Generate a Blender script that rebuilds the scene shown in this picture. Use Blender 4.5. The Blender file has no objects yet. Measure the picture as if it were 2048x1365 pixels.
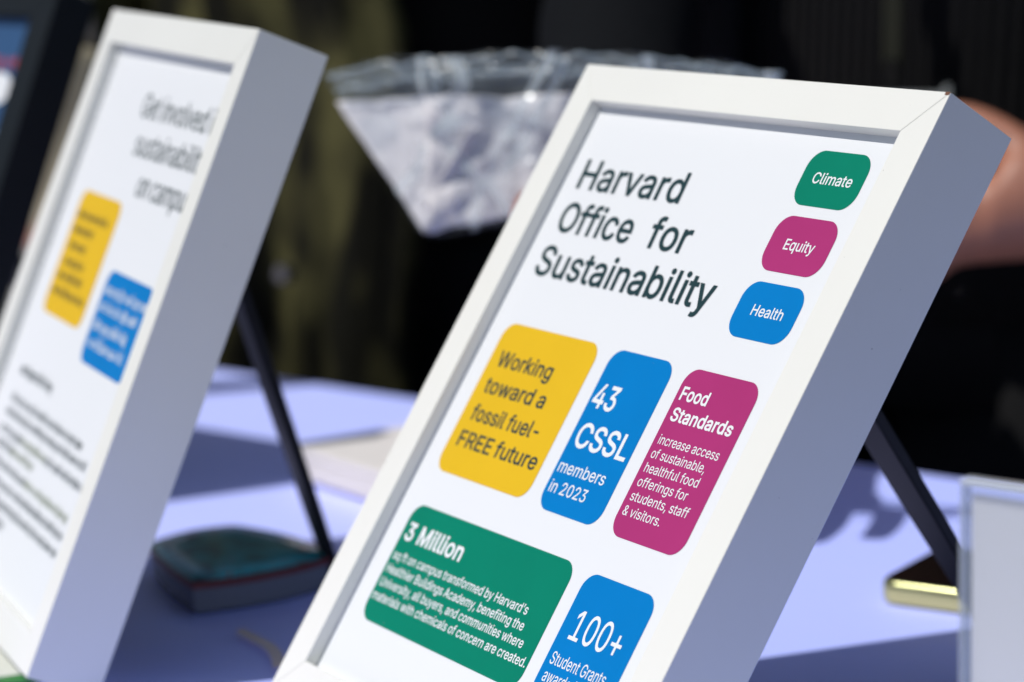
import bpy, bmesh, math, random
from mathutils import Vector, Matrix, noise
from mathutils.geometry import delaunay_2d_cdt

random.seed(7)
scene = bpy.context.scene
COL = scene.collection

# ------------------------------------------------------------------ camera
TZ = 0.74                                   # table top height
AX = (Vector((0.99968, -0.00430, -0.02500)),    # camera right in world
      Vector((-0.02537, -0.16999, -0.98512)),   # camera down in world
      Vector((0.0, 0.98544, -0.17004)))         # camera forward in world
CAM = Vector((0, 0, 1.0910))
FPX = 5319.05
cd = bpy.data.cameras.new('camera')
cam = bpy.data.objects.new('camera', cd)
COL.objects.link(cam)
cam.matrix_world = Matrix(((AX[0].x, -AX[1].x, -AX[2].x, CAM.x), (AX[0].y, -AX[1].y, -AX[2].y, CAM.y),
                           (AX[0].z, -AX[1].z, -AX[2].z, CAM.z), (0, 0, 0, 1)))
cd.sensor_width = 36.0
cd.lens = FPX / 2048 * 36
cd.clip_start = 0.05
cd.clip_end = 200
cd.dof.use_dof = True
cd.dof.focus_distance = 0.985
cd.dof.aperture_fstop = 6.3
cd.dof.aperture_blades = 9
scene.camera = cam

# ------------------------------------------------------------------ light
SUN_EL = math.radians(58)
sd = Vector((-0.97, -0.20, 0)).normalized() * math.cos(SUN_EL) + Vector((0, 0, math.sin(SUN_EL)))
w = bpy.data.worlds.new('World')
scene.world = w
w.use_nodes = True
nt = w.node_tree
bg = nt.nodes['Background']
sky = nt.nodes.new('ShaderNodeTexSky')
sky.sky_type = 'NISHITA'
sky.sun_disc = False
sky.sun_elevation = SUN_EL
sky.sun_rotation = math.atan2(sd.x, sd.y)
nt.links.new(sky.outputs[0], bg.inputs[0])
bg.inputs[1].default_value = 0.064
sl = bpy.data.lights.new('sun', 'SUN')
sl.energy = 3.3
sl.angle = math.radians(0.53)
sl.color = (1.0, 0.96, 0.89)
so = bpy.data.objects.new('sun', sl)
COL.objects.link(so)
so.location = (-3, -1, 6)
so.rotation_euler = sd.to_track_quat('Z', 'Y').to_euler()
scene.view_settings.view_transform = 'Standard'
scene.view_settings.look = 'None'
scene.view_settings.exposure = 0.0
scene.view_settings.gamma = 1.0
scene.view_settings.use_curve_mapping = False


# ------------------------------------------------------------------ helpers
def ray(px):
    return AX[0] * ((px[0] - 1024) / FPX) + AX[1] * ((px[1] - 682.5) / FPX) + AX[2]


def on_table(x, y, z=0.0):
    d = ray((x, y))
    return CAM + d * ((TZ + z - CAM.z) / d.z)


def at(x, y, depth):
    return CAM + ray((x, y)) * depth


def mat(name, color, rough=0.5, spec=0.5, coat=0.0, coat_rough=0.05, sheen=0.0, metallic=0.0, bump=None, var=None, specks=None, sss=0.0):
    """bump=(scale, strength, distance)  var=(scale, amount)  specks=(scale, threshold, colour)"""
    m = bpy.data.materials.new(name)
    m.use_nodes = True
    n = m.node_tree
    p = n.nodes['Principled BSDF']
    c4 = (*color, 1)
    p.inputs['Base Color'].default_value = c4
    p.inputs['Roughness'].default_value = rough
    p.inputs['Specular IOR Level'].default_value = spec
    p.inputs['Coat Weight'].default_value = coat
    p.inputs['Coat Roughness'].default_value = coat_rough
    p.inputs['Metallic'].default_value = metallic
    if sheen:
        p.inputs['Sheen Weight'].default_value = sheen
        p.inputs['Sheen Roughness'].default_value = 0.35
    if sss:
        p.inputs['Subsurface Weight'].default_value = sss
        p.inputs['Subsurface Radius'].default_value = (0.012, 0.005, 0.003)
        p.inputs['Subsurface Scale'].default_value = 0.6
    tc = n.nodes.new('ShaderNodeTexCoord')
    out = None
    if var:
        nz = n.nodes.new('ShaderNodeTexNoise')
        nz.inputs['Scale'].default_value = var[0]
        nz.inputs['Detail'].default_value = 5
        n.links.new(tc.outputs['Object'], nz.inputs['Vector'])
        mx = n.nodes.new('ShaderNodeMix')
        mx.data_type = 'RGBA'
        mx.inputs['A'].default_value = (*[max(0, c * (1 - var[1])) for c in color], 1)
        mx.inputs['B'].default_value = (*[min(1, c * (1 + var[1])) for c in color], 1)
        n.links.new(nz.outputs['Fac'], mx.inputs['Factor'])
        out = mx.outputs['Result']
    if specks:
        vz = n.nodes.new('ShaderNodeTexNoise')
        vz.inputs['Scale'].default_value = specks[0]
        vz.inputs['Detail'].default_value = 1
        n.links.new(tc.outputs['Object'], vz.inputs['Vector'])
        gt = n.nodes.new('ShaderNodeMath')
        gt.operation = 'GREATER_THAN'
        gt.inputs[1].default_value = specks[1]
        n.links.new(vz.outputs['Fac'], gt.inputs[0])
        mx = n.nodes.new('ShaderNodeMix')
        mx.data_type = 'RGBA'
        if out:
            n.links.new(out, mx.inputs['A'])
        else:
            mx.inputs['A'].default_value = c4
        mx.inputs['B'].default_value = (*specks[2], 1)
        n.links.new(gt.outputs[0], mx.inputs['Factor'])
        out = mx.outputs['Result']
    if out:
        n.links.new(out, p.inputs['Base Color'])
    if bump:
        nz = n.nodes.new('ShaderNodeTexNoise')
        nz.inputs['Scale'].default_value = bump[0]
        nz.inputs['Detail'].default_value = 4
        n.links.new(tc.outputs['Object'], nz.inputs['Vector'])
        b = n.nodes.new('ShaderNodeBump')
        b.inputs['Strength'].default_value = bump[1]
        b.inputs['Distance'].default_value = bump[2]
        n.links.new(nz.outputs['Fac'], b.inputs['Height'])
        n.links.new(b.outputs['Normal'], p.inputs['Normal'])
    return m


class MB:
    def __init__(self):
        self.v, self.f = [], []

    def poly(self, pts):
        i = len(self.v)
        self.v += [tuple(p) for p in pts]
        self.f.append(tuple(range(i, i + len(pts))))

    def mesh(self, vs, fs):
        i = len(self.v)
        self.v += [tuple(p) for p in vs]
        self.f += [tuple(i + k for k in f) for f in fs]

    def hexa(self, a, b):
        """a, b: two matching loops (lists of points), closed into a prism"""
        n = len(a)
        i = len(self.v)
        self.v += [tuple(p) for p in a] + [tuple(p) for p in b]
        self.f.append(tuple(range(i + n - 1, i - 1, -1)))
        self.f.append(tuple(range(i + n, i + 2 * n)))
        for k in range(n):
            q = (k + 1) % n
            self.f.append((i + k, i + q, i + n + q, i + n + k))

    def box(self, lo, hi):
        x0, y0, z0 = lo
        x1, y1, z1 = hi
        self.hexa([(x0, y0, z0), (x0, y1, z0), (x1, y1, z0), (x1, y0, z0)],
                  [(x0, y0, z1), (x0, y1, z1), (x1, y1, z1), (x1, y0, z1)])

    def loft(self, rings, cap=True, closed=True):
        n = len(rings[0])
        i = len(self.v)
        for r in rings:
            self.v += [tuple(p) for p in r]
        for k in range(len(rings) - 1):
            for j in range(n if closed else n - 1):
                q = (j + 1) % n
                self.f.append((i + k * n + j, i + k * n + q, i + (k + 1) * n + q, i + (k + 1) * n + j))
        if cap and closed:
            self.f.append(tuple(range(i + n - 1, i - 1, -1)))
            e = i + (len(rings) - 1) * n
            self.f.append(tuple(range(e, e + n)))

    def tube(self, pts, radii, seg=14, squash=1.0):
        pts = [Vector(p) for p in pts]
        rings = []
        ref = Vector((0, 0, 1))
        for k, p in enumerate(pts):
            d = (pts[min(k + 1, len(pts) - 1)] - pts[max(k - 1, 0)]).normalized()
            a = d.cross(ref)
            if a.length < 0.1:
                a = d.cross(Vector((1, 0, 0)))
            a.normalize()
            b = a.cross(d).normalized()
            r = radii[k] if isinstance(radii, (list, tuple)) else radii
            rings.append([p + a * (r * math.cos(t)) + b * (r * squash * math.sin(t))
                          for t in [2 * math.pi * s / seg for s in range(seg)]])
        self.loft(rings)

    def build(self, name, m, parent=None, smooth=False, bevel=0.0, subsurf=0, mw=None):
        me = bpy.data.meshes.new(name)
        me.from_pydata(self.v, [], self.f)
        bm = bmesh.new()
        bm.from_mesh(me)
        bmesh.ops.recalc_face_normals(bm, faces=bm.faces)
        bm.to_mesh(me)
        bm.free()
        me.materials.append(m)
        if smooth:
            for p in me.polygons:
                p.use_smooth = True
        o = bpy.data.objects.new(name, me)
        COL.objects.link(o)
        if parent:
            o.parent = parent
        elif mw:
            o.matrix_world = mw
        if bevel:
            b = o.modifiers.new('bevel', 'BEVEL')
            b.width = bevel
            b.segments = 2
            b.limit_method = 'ANGLE'
            b.angle_limit = math.radians(25)
        if subsurf:
            s = o.modifiers.new('subsurf', 'SUBSURF')
            s.levels = s.render_levels = subsurf
        return o


def tag(o, label, cat, group=None, kind=None):
    o['label'] = label
    o['category'] = cat
    if group:
        o['group'] = group
    if kind:
        o['kind'] = kind
    return o


def empty(name, mw, label, cat, group=None):
    o = bpy.data.objects.new(name, None)
    o.empty_display_size = 0.05
    COL.objects.link(o)
    o.matrix_world = mw
    return tag(o, label, cat, group)


# lettering: each letter as its advance width and its closed outlines (x, y, x, y, ... in 1/1000)
LETTERS = {}
LETTERS['&'] = (447, [[197, -7, 165, -5, 136, 1, 110, 12, 88, 26, 69, 42, 54, 62, 43, 84, 36, 108, 34, 133, 36, 154, 40, 173, 47, 189, 58, 205, 70, 220, 85, 235, 140, 279, 216, 335, 237, 352, 255, 375, 259, 384, 261, 394, 262, 405, 260, 420, 255, 434, 245, 445, 233, 454, 219, 459, 201, 461, 189, 460, 178, 457, 168, 453, 159, 447, 151, 440, 145, 431, 141, 421, 138, 411, 137, 399, 138, 386, 141, 375, 145, 363, 169, 327, 204, 284, 438, 0, 364, 0, 171, 231, 121, 293, 108, 310, 96, 327, 87, 344, 81, 361, 77, 379, 75, 398, 77, 420, 82, 440, 91, 458, 102, 474, 117, 488, 134, 499, 154, 507, 176, 512, 200, 513, 224, 512, 246, 507, 266, 499, 283, 488, 297, 475, 308, 459, 317, 442, 322, 424, 324, 404, 323, 389, 320, 375, 315, 362, 309, 349, 301, 336, 291, 325, 256, 293, 154, 217, 135, 202, 121, 188, 110, 174, 103, 161, 98, 146, 97, 131, 98, 115, 102, 101, 109, 87, 118, 76, 130, 66, 143, 57, 158, 51, 175, 48, 193, 46, 213, 48, 232, 52, 251, 59, 269, 69, 286, 81, 301, 95, 315, 112, 327, 131, 336, 151, 343, 174, 348, 198, 349, 224, 408, 224, 406, 194, 403, 167, 397, 144, 389, 124, 380, 107, 371, 92, 345, 62, 333, 47, 315, 30, 294, 17, 271, 7, 246, -1, 221, -5]])
LETTERS['+'] = (453, [[198, 34, 198, 364, 255, 364, 255, 34], [61, 172, 61, 226, 391, 226, 391, 172]])
LETTERS[','] = (187, [[38, -119, 68, 71, 137, 71, 84, -119]])
LETTERS['-'] = (453, [[337, 244, 337, 188, 114, 188, 114, 244]])
LETTERS['.'] = (187, [[95, -4, 83, -3, 73, 1, 63, 9, 55, 18, 51, 29, 50, 41, 51, 53, 55, 64, 63, 73, 73, 81, 83, 85, 95, 87, 107, 85, 118, 81, 128, 73, 135, 64, 140, 53, 141, 41, 140, 29, 135, 18, 128, 9, 118, 1, 107, -3]])
LETTERS['0'] = (453, [[227, -7, 191, -3, 158, 7, 130, 24, 105, 48, 85, 77, 69, 113, 57, 155, 50, 202, 48, 254, 50, 306, 57, 353, 69, 395, 85, 431, 106, 461, 130, 484, 159, 502, 191, 512, 227, 516, 262, 512, 295, 502, 323, 484, 348, 461, 368, 431, 384, 395, 396, 353, 403, 306, 405, 254, 403, 202, 396, 155, 384, 113, 368, 77, 348, 48, 323, 24, 295, 7, 263, -3], [227, 50, 250, 52, 271, 60, 290, 74, 306, 92, 320, 116, 330, 144, 338, 176, 342, 213, 344, 254, 342, 295, 338, 332, 330, 365, 320, 393, 306, 416, 290, 435, 271, 449, 250, 457, 227, 460, 203, 457, 182, 449, 163, 435, 147, 416, 134, 393, 123, 365, 115, 332, 111, 295, 109, 254, 111, 213, 115, 176, 123, 144, 134, 116, 147, 92, 163, 74, 182, 60, 203, 52]])
LETTERS['1'] = (453, [[76, 0, 76, 55, 391, 55, 391, 0], [276, 509, 276, 0, 212, 0, 212, 448, 209, 448, 86, 358, 86, 427, 198, 509]])
LETTERS['2'] = (453, [[64, 0, 64, 47, 234, 229, 282, 282, 294, 298, 303, 312, 311, 327, 316, 341, 319, 356, 320, 371, 319, 389, 315, 405, 308, 419, 298, 431, 287, 441, 273, 449, 258, 455, 241, 458, 224, 460, 205, 458, 188, 454, 172, 447, 159, 438, 148, 427, 139, 413, 132, 398, 128, 381, 127, 362, 66, 362, 68, 391, 75, 418, 86, 442, 102, 464, 121, 482, 143, 496, 168, 507, 196, 513, 225, 516, 254, 513, 281, 507, 306, 497, 328, 482, 346, 465, 361, 445, 372, 423, 379, 398, 381, 372, 380, 354, 377, 336, 371, 318, 363, 299, 351, 280, 336, 259, 267, 180, 153, 60, 153, 57, 389, 57, 389, 0]])
LETTERS['3'] = (453, [[218, -7, 188, -5, 159, 1, 133, 10, 108, 22, 88, 38, 70, 57, 57, 79, 48, 104, 44, 132, 109, 132, 112, 115, 118, 100, 126, 87, 137, 76, 150, 66, 165, 59, 182, 54, 200, 51, 219, 50, 239, 51, 258, 55, 275, 61, 291, 69, 304, 80, 315, 93, 323, 108, 328, 125, 329, 145, 328, 163, 323, 180, 316, 196, 306, 211, 292, 223, 275, 234, 254, 241, 229, 246, 201, 248, 157, 248, 157, 299, 288, 448, 288, 452, 70, 452, 70, 509, 372, 509, 372, 461, 211, 278, 211, 289, 247, 290, 279, 286, 308, 276, 333, 262, 354, 244, 371, 222, 383, 198, 391, 173, 393, 145, 390, 116, 383, 90, 370, 66, 354, 45, 333, 27, 309, 12, 281, 2, 251, -5]])
LETTERS['4'] = (453, [[40, 105, 40, 158, 247, 509, 311, 509, 109, 166, 109, 163, 413, 163, 413, 105], [282, 0, 282, 121, 282, 146, 282, 318, 343, 318, 343, 0]])
LETTERS['A'] = (479, [[16, 0, 201, 509, 276, 509, 463, 0, 395, 0, 287, 302, 264, 372, 232, 478, 245, 478, 213, 371, 191, 302, 85, 0], [110, 142, 110, 199, 370, 199, 370, 142]])
LETTERS['B'] = (456, [[60, 0, 60, 509, 241, 509, 274, 507, 304, 501, 329, 491, 350, 477, 367, 461, 381, 442, 390, 421, 396, 398, 398, 374, 397, 353, 393, 336, 387, 320, 378, 307, 368, 295, 356, 286, 343, 278, 329, 272, 315, 267, 315, 262, 331, 260, 347, 254, 363, 245, 378, 234, 391, 220, 402, 203, 411, 184, 416, 161, 418, 136, 416, 111, 410, 88, 400, 67, 386, 48, 368, 31, 344, 18, 317, 8, 284, 2, 247, 0], [125, 57, 245, 57, 281, 60, 309, 67, 330, 80, 344, 96, 353, 115, 355, 137, 354, 153, 350, 169, 342, 184, 333, 197, 320, 209, 306, 218, 289, 225, 269, 229, 248, 231, 125, 231], [125, 285, 238, 285, 256, 287, 273, 290, 288, 296, 302, 304, 314, 314, 323, 326, 330, 340, 335, 355, 336, 372, 333, 393, 326, 412, 313, 429, 294, 442, 270, 449, 240, 452, 125, 452]])
LETTERS['C'] = (510, [[267, -7, 225, -3, 186, 7, 150, 25, 119, 49, 92, 79, 70, 115, 53, 157, 44, 203, 40, 254, 44, 305, 53, 352, 70, 393, 92, 429, 119, 459, 150, 484, 186, 501, 225, 512, 267, 516, 293, 514, 317, 511, 340, 504, 362, 496, 383, 485, 402, 471, 419, 456, 435, 438, 448, 418, 459, 397, 467, 373, 473, 348, 408, 348, 404, 365, 397, 380, 389, 395, 380, 407, 369, 418, 357, 428, 344, 437, 330, 444, 315, 449, 300, 453, 284, 455, 267, 456, 237, 453, 209, 445, 184, 432, 161, 414, 141, 391, 125, 364, 113, 332, 106, 295, 103, 254, 106, 213, 113, 177, 125, 145, 141, 117, 161, 94, 184, 76, 210, 63, 237, 56, 267, 53, 284, 54, 300, 56, 315, 60, 330, 65, 344, 72, 357, 81, 369, 90, 380, 102, 389, 114, 397, 128, 404, 144, 408, 160, 473, 160, 467, 135, 459, 112, 448, 91, 435, 71, 420, 53, 402, 38, 383, 24, 363, 13, 341, 5, 317, -2, 293, -6]])
LETTERS['E'] = (418, [[60, 0, 60, 509, 372, 509, 372, 452, 125, 452, 125, 286, 355, 286, 355, 229, 125, 229, 125, 57, 375, 57, 375, 0]])
LETTERS['F'] = (410, [[60, 0, 60, 509, 369, 509, 369, 452, 125, 452, 125, 278, 346, 278, 346, 221, 125, 221, 125, 0]])
LETTERS['G'] = (520, [[269, -7, 225, -3, 185, 7, 149, 25, 118, 49, 91, 79, 69, 116, 53, 157, 43, 203, 40, 254, 43, 305, 53, 352, 69, 393, 91, 429, 117, 459, 149, 484, 184, 501, 223, 512, 265, 516, 291, 514, 316, 510, 340, 504, 363, 494, 384, 483, 403, 469, 421, 453, 436, 436, 449, 416, 460, 395, 468, 373, 474, 349, 408, 349, 402, 365, 395, 379, 387, 393, 378, 406, 368, 417, 356, 427, 344, 436, 330, 443, 315, 448, 300, 453, 283, 455, 265, 456, 236, 453, 209, 445, 183, 432, 160, 414, 141, 392, 125, 364, 113, 332, 106, 295, 103, 254, 106, 213, 113, 177, 125, 145, 141, 117, 161, 95, 184, 76, 210, 63, 238, 56, 269, 53, 296, 55, 322, 61, 345, 71, 365, 85, 382, 102, 396, 123, 407, 147, 413, 173, 415, 202, 434, 199, 283, 199, 283, 256, 478, 256, 478, 200, 475, 160, 466, 124, 451, 91, 431, 62, 406, 38, 377, 19, 344, 5, 308, -4]])
LETTERS['H'] = (517, [[60, 0, 60, 509, 125, 509, 125, 289, 392, 289, 392, 509, 457, 509, 457, 0, 392, 0, 392, 232, 125, 232, 125, 0]])
LETTERS['L'] = (393, [[60, 0, 60, 509, 125, 509, 125, 57, 361, 57, 361, 0]])
LETTERS['M'] = (628, [[60, 0, 60, 509, 152, 509, 277, 187, 287, 159, 299, 123, 311, 84, 322, 49, 307, 49, 318, 83, 330, 121, 342, 158, 352, 187, 476, 509, 568, 509, 568, 0, 504, 0, 504, 291, 504, 327, 505, 369, 506, 413, 507, 457, 513, 457, 498, 409, 482, 363, 467, 322, 456, 291, 342, 0, 286, 0, 170, 291, 159, 321, 145, 361, 129, 408, 112, 457, 119, 457, 120, 416, 121, 372, 122, 328, 122, 291, 122, 0]])
LETTERS['O'] = (533, [[267, -7, 225, -3, 186, 7, 150, 25, 119, 49, 92, 79, 70, 115, 53, 157, 44, 203, 40, 254, 44, 305, 53, 352, 70, 393, 92, 429, 119, 459, 150, 484, 186, 501, 225, 512, 267, 516, 309, 512, 348, 501, 384, 484, 415, 459, 442, 429, 464, 393, 480, 352, 490, 305, 493, 254, 490, 203, 480, 157, 464, 115, 442, 79, 415, 49, 384, 25, 348, 7, 309, -3], [267, 53, 296, 55, 324, 63, 349, 76, 372, 94, 392, 116, 408, 144, 420, 176, 428, 213, 430, 254, 428, 295, 420, 332, 408, 365, 392, 392, 372, 415, 349, 433, 324, 446, 296, 453, 267, 456, 237, 453, 210, 445, 184, 433, 161, 415, 142, 392, 125, 364, 113, 332, 106, 295, 103, 254, 106, 213, 113, 176, 125, 144, 142, 117, 161, 94, 184, 76, 210, 63, 237, 55]])
LETTERS['R'] = (449, [[60, 0, 60, 509, 236, 509, 273, 506, 305, 500, 333, 489, 356, 473, 376, 455, 390, 433, 401, 408, 407, 381, 409, 352, 407, 323, 401, 296, 390, 271, 376, 250, 356, 232, 333, 217, 305, 206, 273, 200, 236, 198, 96, 198, 96, 255, 234, 255, 258, 256, 280, 260, 298, 267, 313, 276, 325, 287, 334, 300, 340, 316, 344, 333, 345, 352, 344, 371, 340, 389, 334, 405, 325, 419, 313, 430, 298, 440, 279, 446, 258, 451, 233, 452, 125, 452, 125, 0], [353, 0, 230, 229, 303, 229, 428, 0]])
LETTERS['S'] = (446, [[224, -9, 188, -7, 156, -1, 128, 9, 102, 23, 81, 40, 64, 60, 51, 83, 42, 109, 38, 137, 104, 137, 108, 118, 114, 102, 123, 88, 136, 76, 150, 66, 166, 59, 185, 53, 204, 50, 224, 49, 246, 50, 267, 54, 286, 60, 303, 69, 317, 79, 329, 92, 338, 106, 344, 122, 346, 139, 344, 154, 340, 168, 332, 179, 322, 189, 310, 197, 296, 205, 245, 222, 184, 239, 145, 253, 112, 269, 86, 289, 67, 313, 56, 341, 52, 372, 54, 400, 62, 425, 75, 448, 92, 468, 113, 484, 138, 498, 165, 508, 195, 514, 227, 516, 259, 514, 289, 508, 316, 498, 340, 484, 360, 468, 377, 449, 390, 427, 398, 403, 401, 378, 337, 378, 332, 402, 320, 421, 302, 437, 280, 449, 254, 456, 225, 459, 204, 457, 185, 454, 167, 448, 152, 440, 139, 430, 129, 418, 121, 405, 117, 391, 115, 376, 117, 359, 122, 345, 131, 334, 142, 324, 155, 315, 169, 308, 212, 293, 264, 279, 312, 264, 328, 256, 344, 248, 359, 238, 372, 226, 384, 213, 395, 198, 402, 180, 407, 161, 408, 139, 406, 112, 399, 87, 386, 64, 370, 43, 349, 25, 323, 11, 294, 0, 261, -7]])
LETTERS['U'] = (517, [[259, -8, 220, -6, 186, 2, 154, 15, 126, 33, 103, 55, 85, 80, 71, 108, 63, 140, 60, 173, 60, 509, 124, 509, 124, 178, 126, 155, 132, 133, 141, 113, 153, 95, 169, 80, 187, 68, 208, 59, 232, 53, 259, 52, 285, 53, 309, 59, 331, 68, 349, 80, 364, 95, 377, 113, 385, 133, 391, 155, 393, 178, 393, 509, 457, 509, 457, 173, 454, 140, 446, 108, 433, 80, 414, 55, 391, 33, 363, 15, 332, 2, 297, -6]])
LETTERS['W'] = (686, [[155, 0, 16, 509, 82, 509, 163, 196, 175, 145, 187, 94, 197, 40, 189, 40, 200, 94, 211, 145, 224, 196, 306, 509, 380, 509, 462, 196, 474, 145, 486, 94, 497, 40, 488, 40, 499, 94, 510, 145, 523, 196, 603, 509, 670, 509, 530, 0, 455, 0, 368, 323, 351, 391, 336, 475, 350, 475, 335, 395, 318, 323, 230, 0]])
LETTERS['a'] = (389, [[160, -9, 137, -7, 115, -3, 94, 5, 76, 15, 60, 29, 48, 45, 38, 63, 32, 84, 30, 108, 32, 128, 36, 146, 43, 161, 53, 174, 64, 184, 78, 193, 92, 200, 108, 206, 125, 211, 178, 220, 234, 227, 247, 229, 257, 231, 265, 235, 271, 240, 274, 246, 276, 255, 276, 257, 275, 272, 272, 285, 267, 297, 260, 307, 251, 315, 240, 322, 227, 327, 212, 330, 196, 331, 178, 330, 163, 327, 149, 322, 137, 316, 127, 309, 118, 301, 110, 292, 104, 283, 100, 274, 41, 291, 51, 313, 64, 331, 79, 346, 95, 358, 114, 368, 133, 375, 153, 380, 173, 383, 194, 384, 239, 379, 255, 375, 271, 369, 286, 360, 300, 350, 312, 336, 322, 320, 330, 301, 335, 278, 337, 251, 337, 0, 277, 0, 277, 52, 272, 52, 252, 25, 242, 16, 229, 8, 215, 1, 199, -4, 181, -7], [170, 45, 192, 47, 211, 51, 228, 59, 242, 68, 254, 80, 263, 93, 270, 108, 274, 122, 276, 138, 276, 190, 259, 182, 231, 176, 200, 171, 175, 168, 134, 159, 122, 153, 112, 147, 103, 139, 97, 130, 93, 118, 92, 105, 93, 93, 96, 82, 102, 72, 109, 64, 119, 57, 130, 52, 142, 48, 156, 46]])
LETTERS['b'] = (424, [[229, -8, 208, -7, 189, -3, 172, 4, 159, 12, 147, 21, 138, 31, 118, 59, 112, 59, 112, 0, 53, 0, 53, 509, 114, 509, 114, 319, 118, 319, 137, 346, 147, 355, 158, 364, 171, 373, 188, 379, 207, 383, 229, 384, 259, 382, 287, 374, 313, 361, 335, 342, 354, 320, 370, 293, 381, 261, 388, 227, 390, 189, 388, 151, 381, 116, 370, 84, 355, 57, 336, 34, 313, 16, 288, 3, 260, -6], [220, 47, 242, 49, 262, 55, 279, 66, 294, 80, 306, 97, 316, 117, 323, 139, 327, 163, 328, 189, 327, 215, 323, 239, 316, 261, 307, 281, 295, 298, 280, 311, 262, 322, 243, 328, 220, 330, 198, 328, 178, 322, 161, 312, 147, 299, 134, 282, 125, 263, 118, 241, 114, 216, 113, 189, 114, 162, 118, 138, 125, 115, 135, 95, 147, 78, 162, 65, 179, 55, 198, 49]])
LETTERS['c'] = (395, [[207, -8, 174, -5, 144, 3, 117, 16, 93, 35, 72, 58, 56, 85, 44, 116, 37, 150, 34, 187, 37, 225, 44, 260, 56, 291, 72, 318, 93, 341, 117, 360, 144, 374, 174, 382, 207, 384, 226, 384, 243, 381, 260, 377, 276, 371, 291, 364, 305, 356, 318, 346, 330, 335, 340, 322, 349, 308, 356, 293, 362, 277, 303, 262, 290, 289, 270, 311, 242, 325, 207, 330, 184, 328, 163, 321, 145, 310, 130, 296, 118, 278, 108, 258, 102, 236, 98, 212, 96, 187, 98, 163, 102, 139, 108, 117, 118, 97, 130, 80, 145, 66, 163, 55, 184, 49, 207, 46, 243, 52, 271, 66, 292, 89, 304, 117, 363, 102, 357, 86, 350, 70, 341, 56, 331, 43, 319, 32, 306, 21, 292, 12, 277, 5, 261, -1, 244, -5, 226, -7]])
LETTERS['d'] = (424, [[195, -8, 165, -6, 137, 3, 111, 16, 89, 34, 70, 57, 55, 84, 43, 116, 36, 151, 34, 189, 36, 227, 43, 261, 55, 293, 70, 320, 89, 342, 112, 361, 137, 374, 165, 382, 196, 384, 218, 383, 237, 379, 253, 373, 267, 364, 278, 355, 287, 346, 306, 319, 311, 319, 311, 509, 372, 509, 372, 0, 313, 0, 313, 59, 307, 59, 287, 31, 277, 21, 266, 12, 252, 4, 236, -3, 217, -7], [205, 47, 226, 49, 246, 55, 263, 65, 278, 78, 290, 95, 299, 115, 306, 138, 310, 162, 312, 189, 310, 216, 306, 241, 300, 263, 290, 282, 278, 299, 263, 312, 246, 322, 227, 328, 205, 330, 182, 328, 162, 322, 145, 311, 130, 298, 118, 281, 108, 261, 102, 239, 98, 215, 96, 189, 98, 163, 102, 139, 109, 117, 118, 97, 130, 80, 145, 66, 162, 55, 182, 49]])
LETTERS['e'] = (404, [[212, -8, 177, -5, 145, 3, 117, 16, 92, 35, 72, 58, 56, 85, 44, 116, 37, 150, 34, 187, 36, 224, 44, 258, 55, 290, 71, 317, 91, 340, 115, 359, 142, 373, 172, 382, 205, 384, 226, 383, 246, 380, 266, 374, 285, 366, 303, 355, 319, 341, 334, 324, 347, 305, 357, 282, 365, 256, 370, 227, 371, 194, 371, 169, 75, 169, 75, 221, 338, 221, 310, 202, 308, 226, 304, 248, 298, 269, 288, 286, 277, 301, 263, 314, 246, 323, 227, 328, 205, 330, 183, 328, 164, 323, 146, 313, 131, 301, 119, 286, 109, 270, 102, 251, 97, 231, 96, 211, 96, 178, 98, 151, 102, 127, 110, 106, 121, 88, 135, 73, 151, 61, 169, 53, 190, 48, 212, 46, 227, 47, 241, 49, 254, 53, 265, 58, 276, 65, 285, 73, 294, 82, 300, 93, 306, 105, 365, 91, 358, 72, 348, 55, 335, 39, 320, 26, 302, 14, 283, 4, 261, -3, 237, -7]])
LETTERS['f'] = (253, [[228, 379, 228, 327, 6, 327, 6, 379], [81, 0, 81, 432, 82, 452, 87, 470, 96, 486, 107, 499, 120, 510, 135, 519, 152, 525, 169, 529, 187, 530, 222, 527, 243, 521, 227, 468, 215, 472, 195, 474, 178, 472, 164, 468, 154, 460, 147, 449, 143, 435, 142, 419, 142, 0]])
LETTERS['g'] = (425, [[207, -151, 180, -149, 156, -146, 134, -140, 114, -132, 97, -122, 82, -110, 70, -97, 59, -84, 51, -69, 101, -41, 122, -66, 131, -74, 142, -82, 154, -88, 169, -93, 187, -96, 207, -97, 236, -95, 261, -87, 282, -75, 298, -58, 308, -34, 311, -6, 311, 68, 306, 68, 287, 41, 277, 32, 266, 23, 252, 16, 236, 10, 217, 6, 195, 5, 165, 7, 138, 14, 113, 27, 90, 43, 71, 65, 55, 90, 43, 120, 36, 154, 34, 191, 36, 229, 43, 263, 55, 293, 71, 320, 90, 342, 112, 361, 138, 374, 166, 382, 196, 384, 218, 383, 237, 379, 253, 373, 267, 365, 279, 356, 288, 346, 308, 319, 313, 319, 313, 379, 372, 379, 372, -9, 370, -40, 363, -67, 350, -90, 334, -109, 314, -124, 291, -136, 265, -144, 237, -149], [205, 59, 227, 61, 246, 66, 264, 75, 278, 87, 290, 103, 300, 121, 307, 142, 311, 166, 312, 193, 311, 219, 307, 242, 300, 264, 291, 283, 279, 299, 264, 312, 247, 322, 227, 328, 205, 330, 182, 328, 163, 322, 145, 312, 130, 298, 118, 282, 109, 262, 102, 241, 98, 218, 96, 193, 98, 167, 102, 144, 109, 123, 118, 104, 131, 88, 145, 76, 163, 66, 183, 61]])
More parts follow.
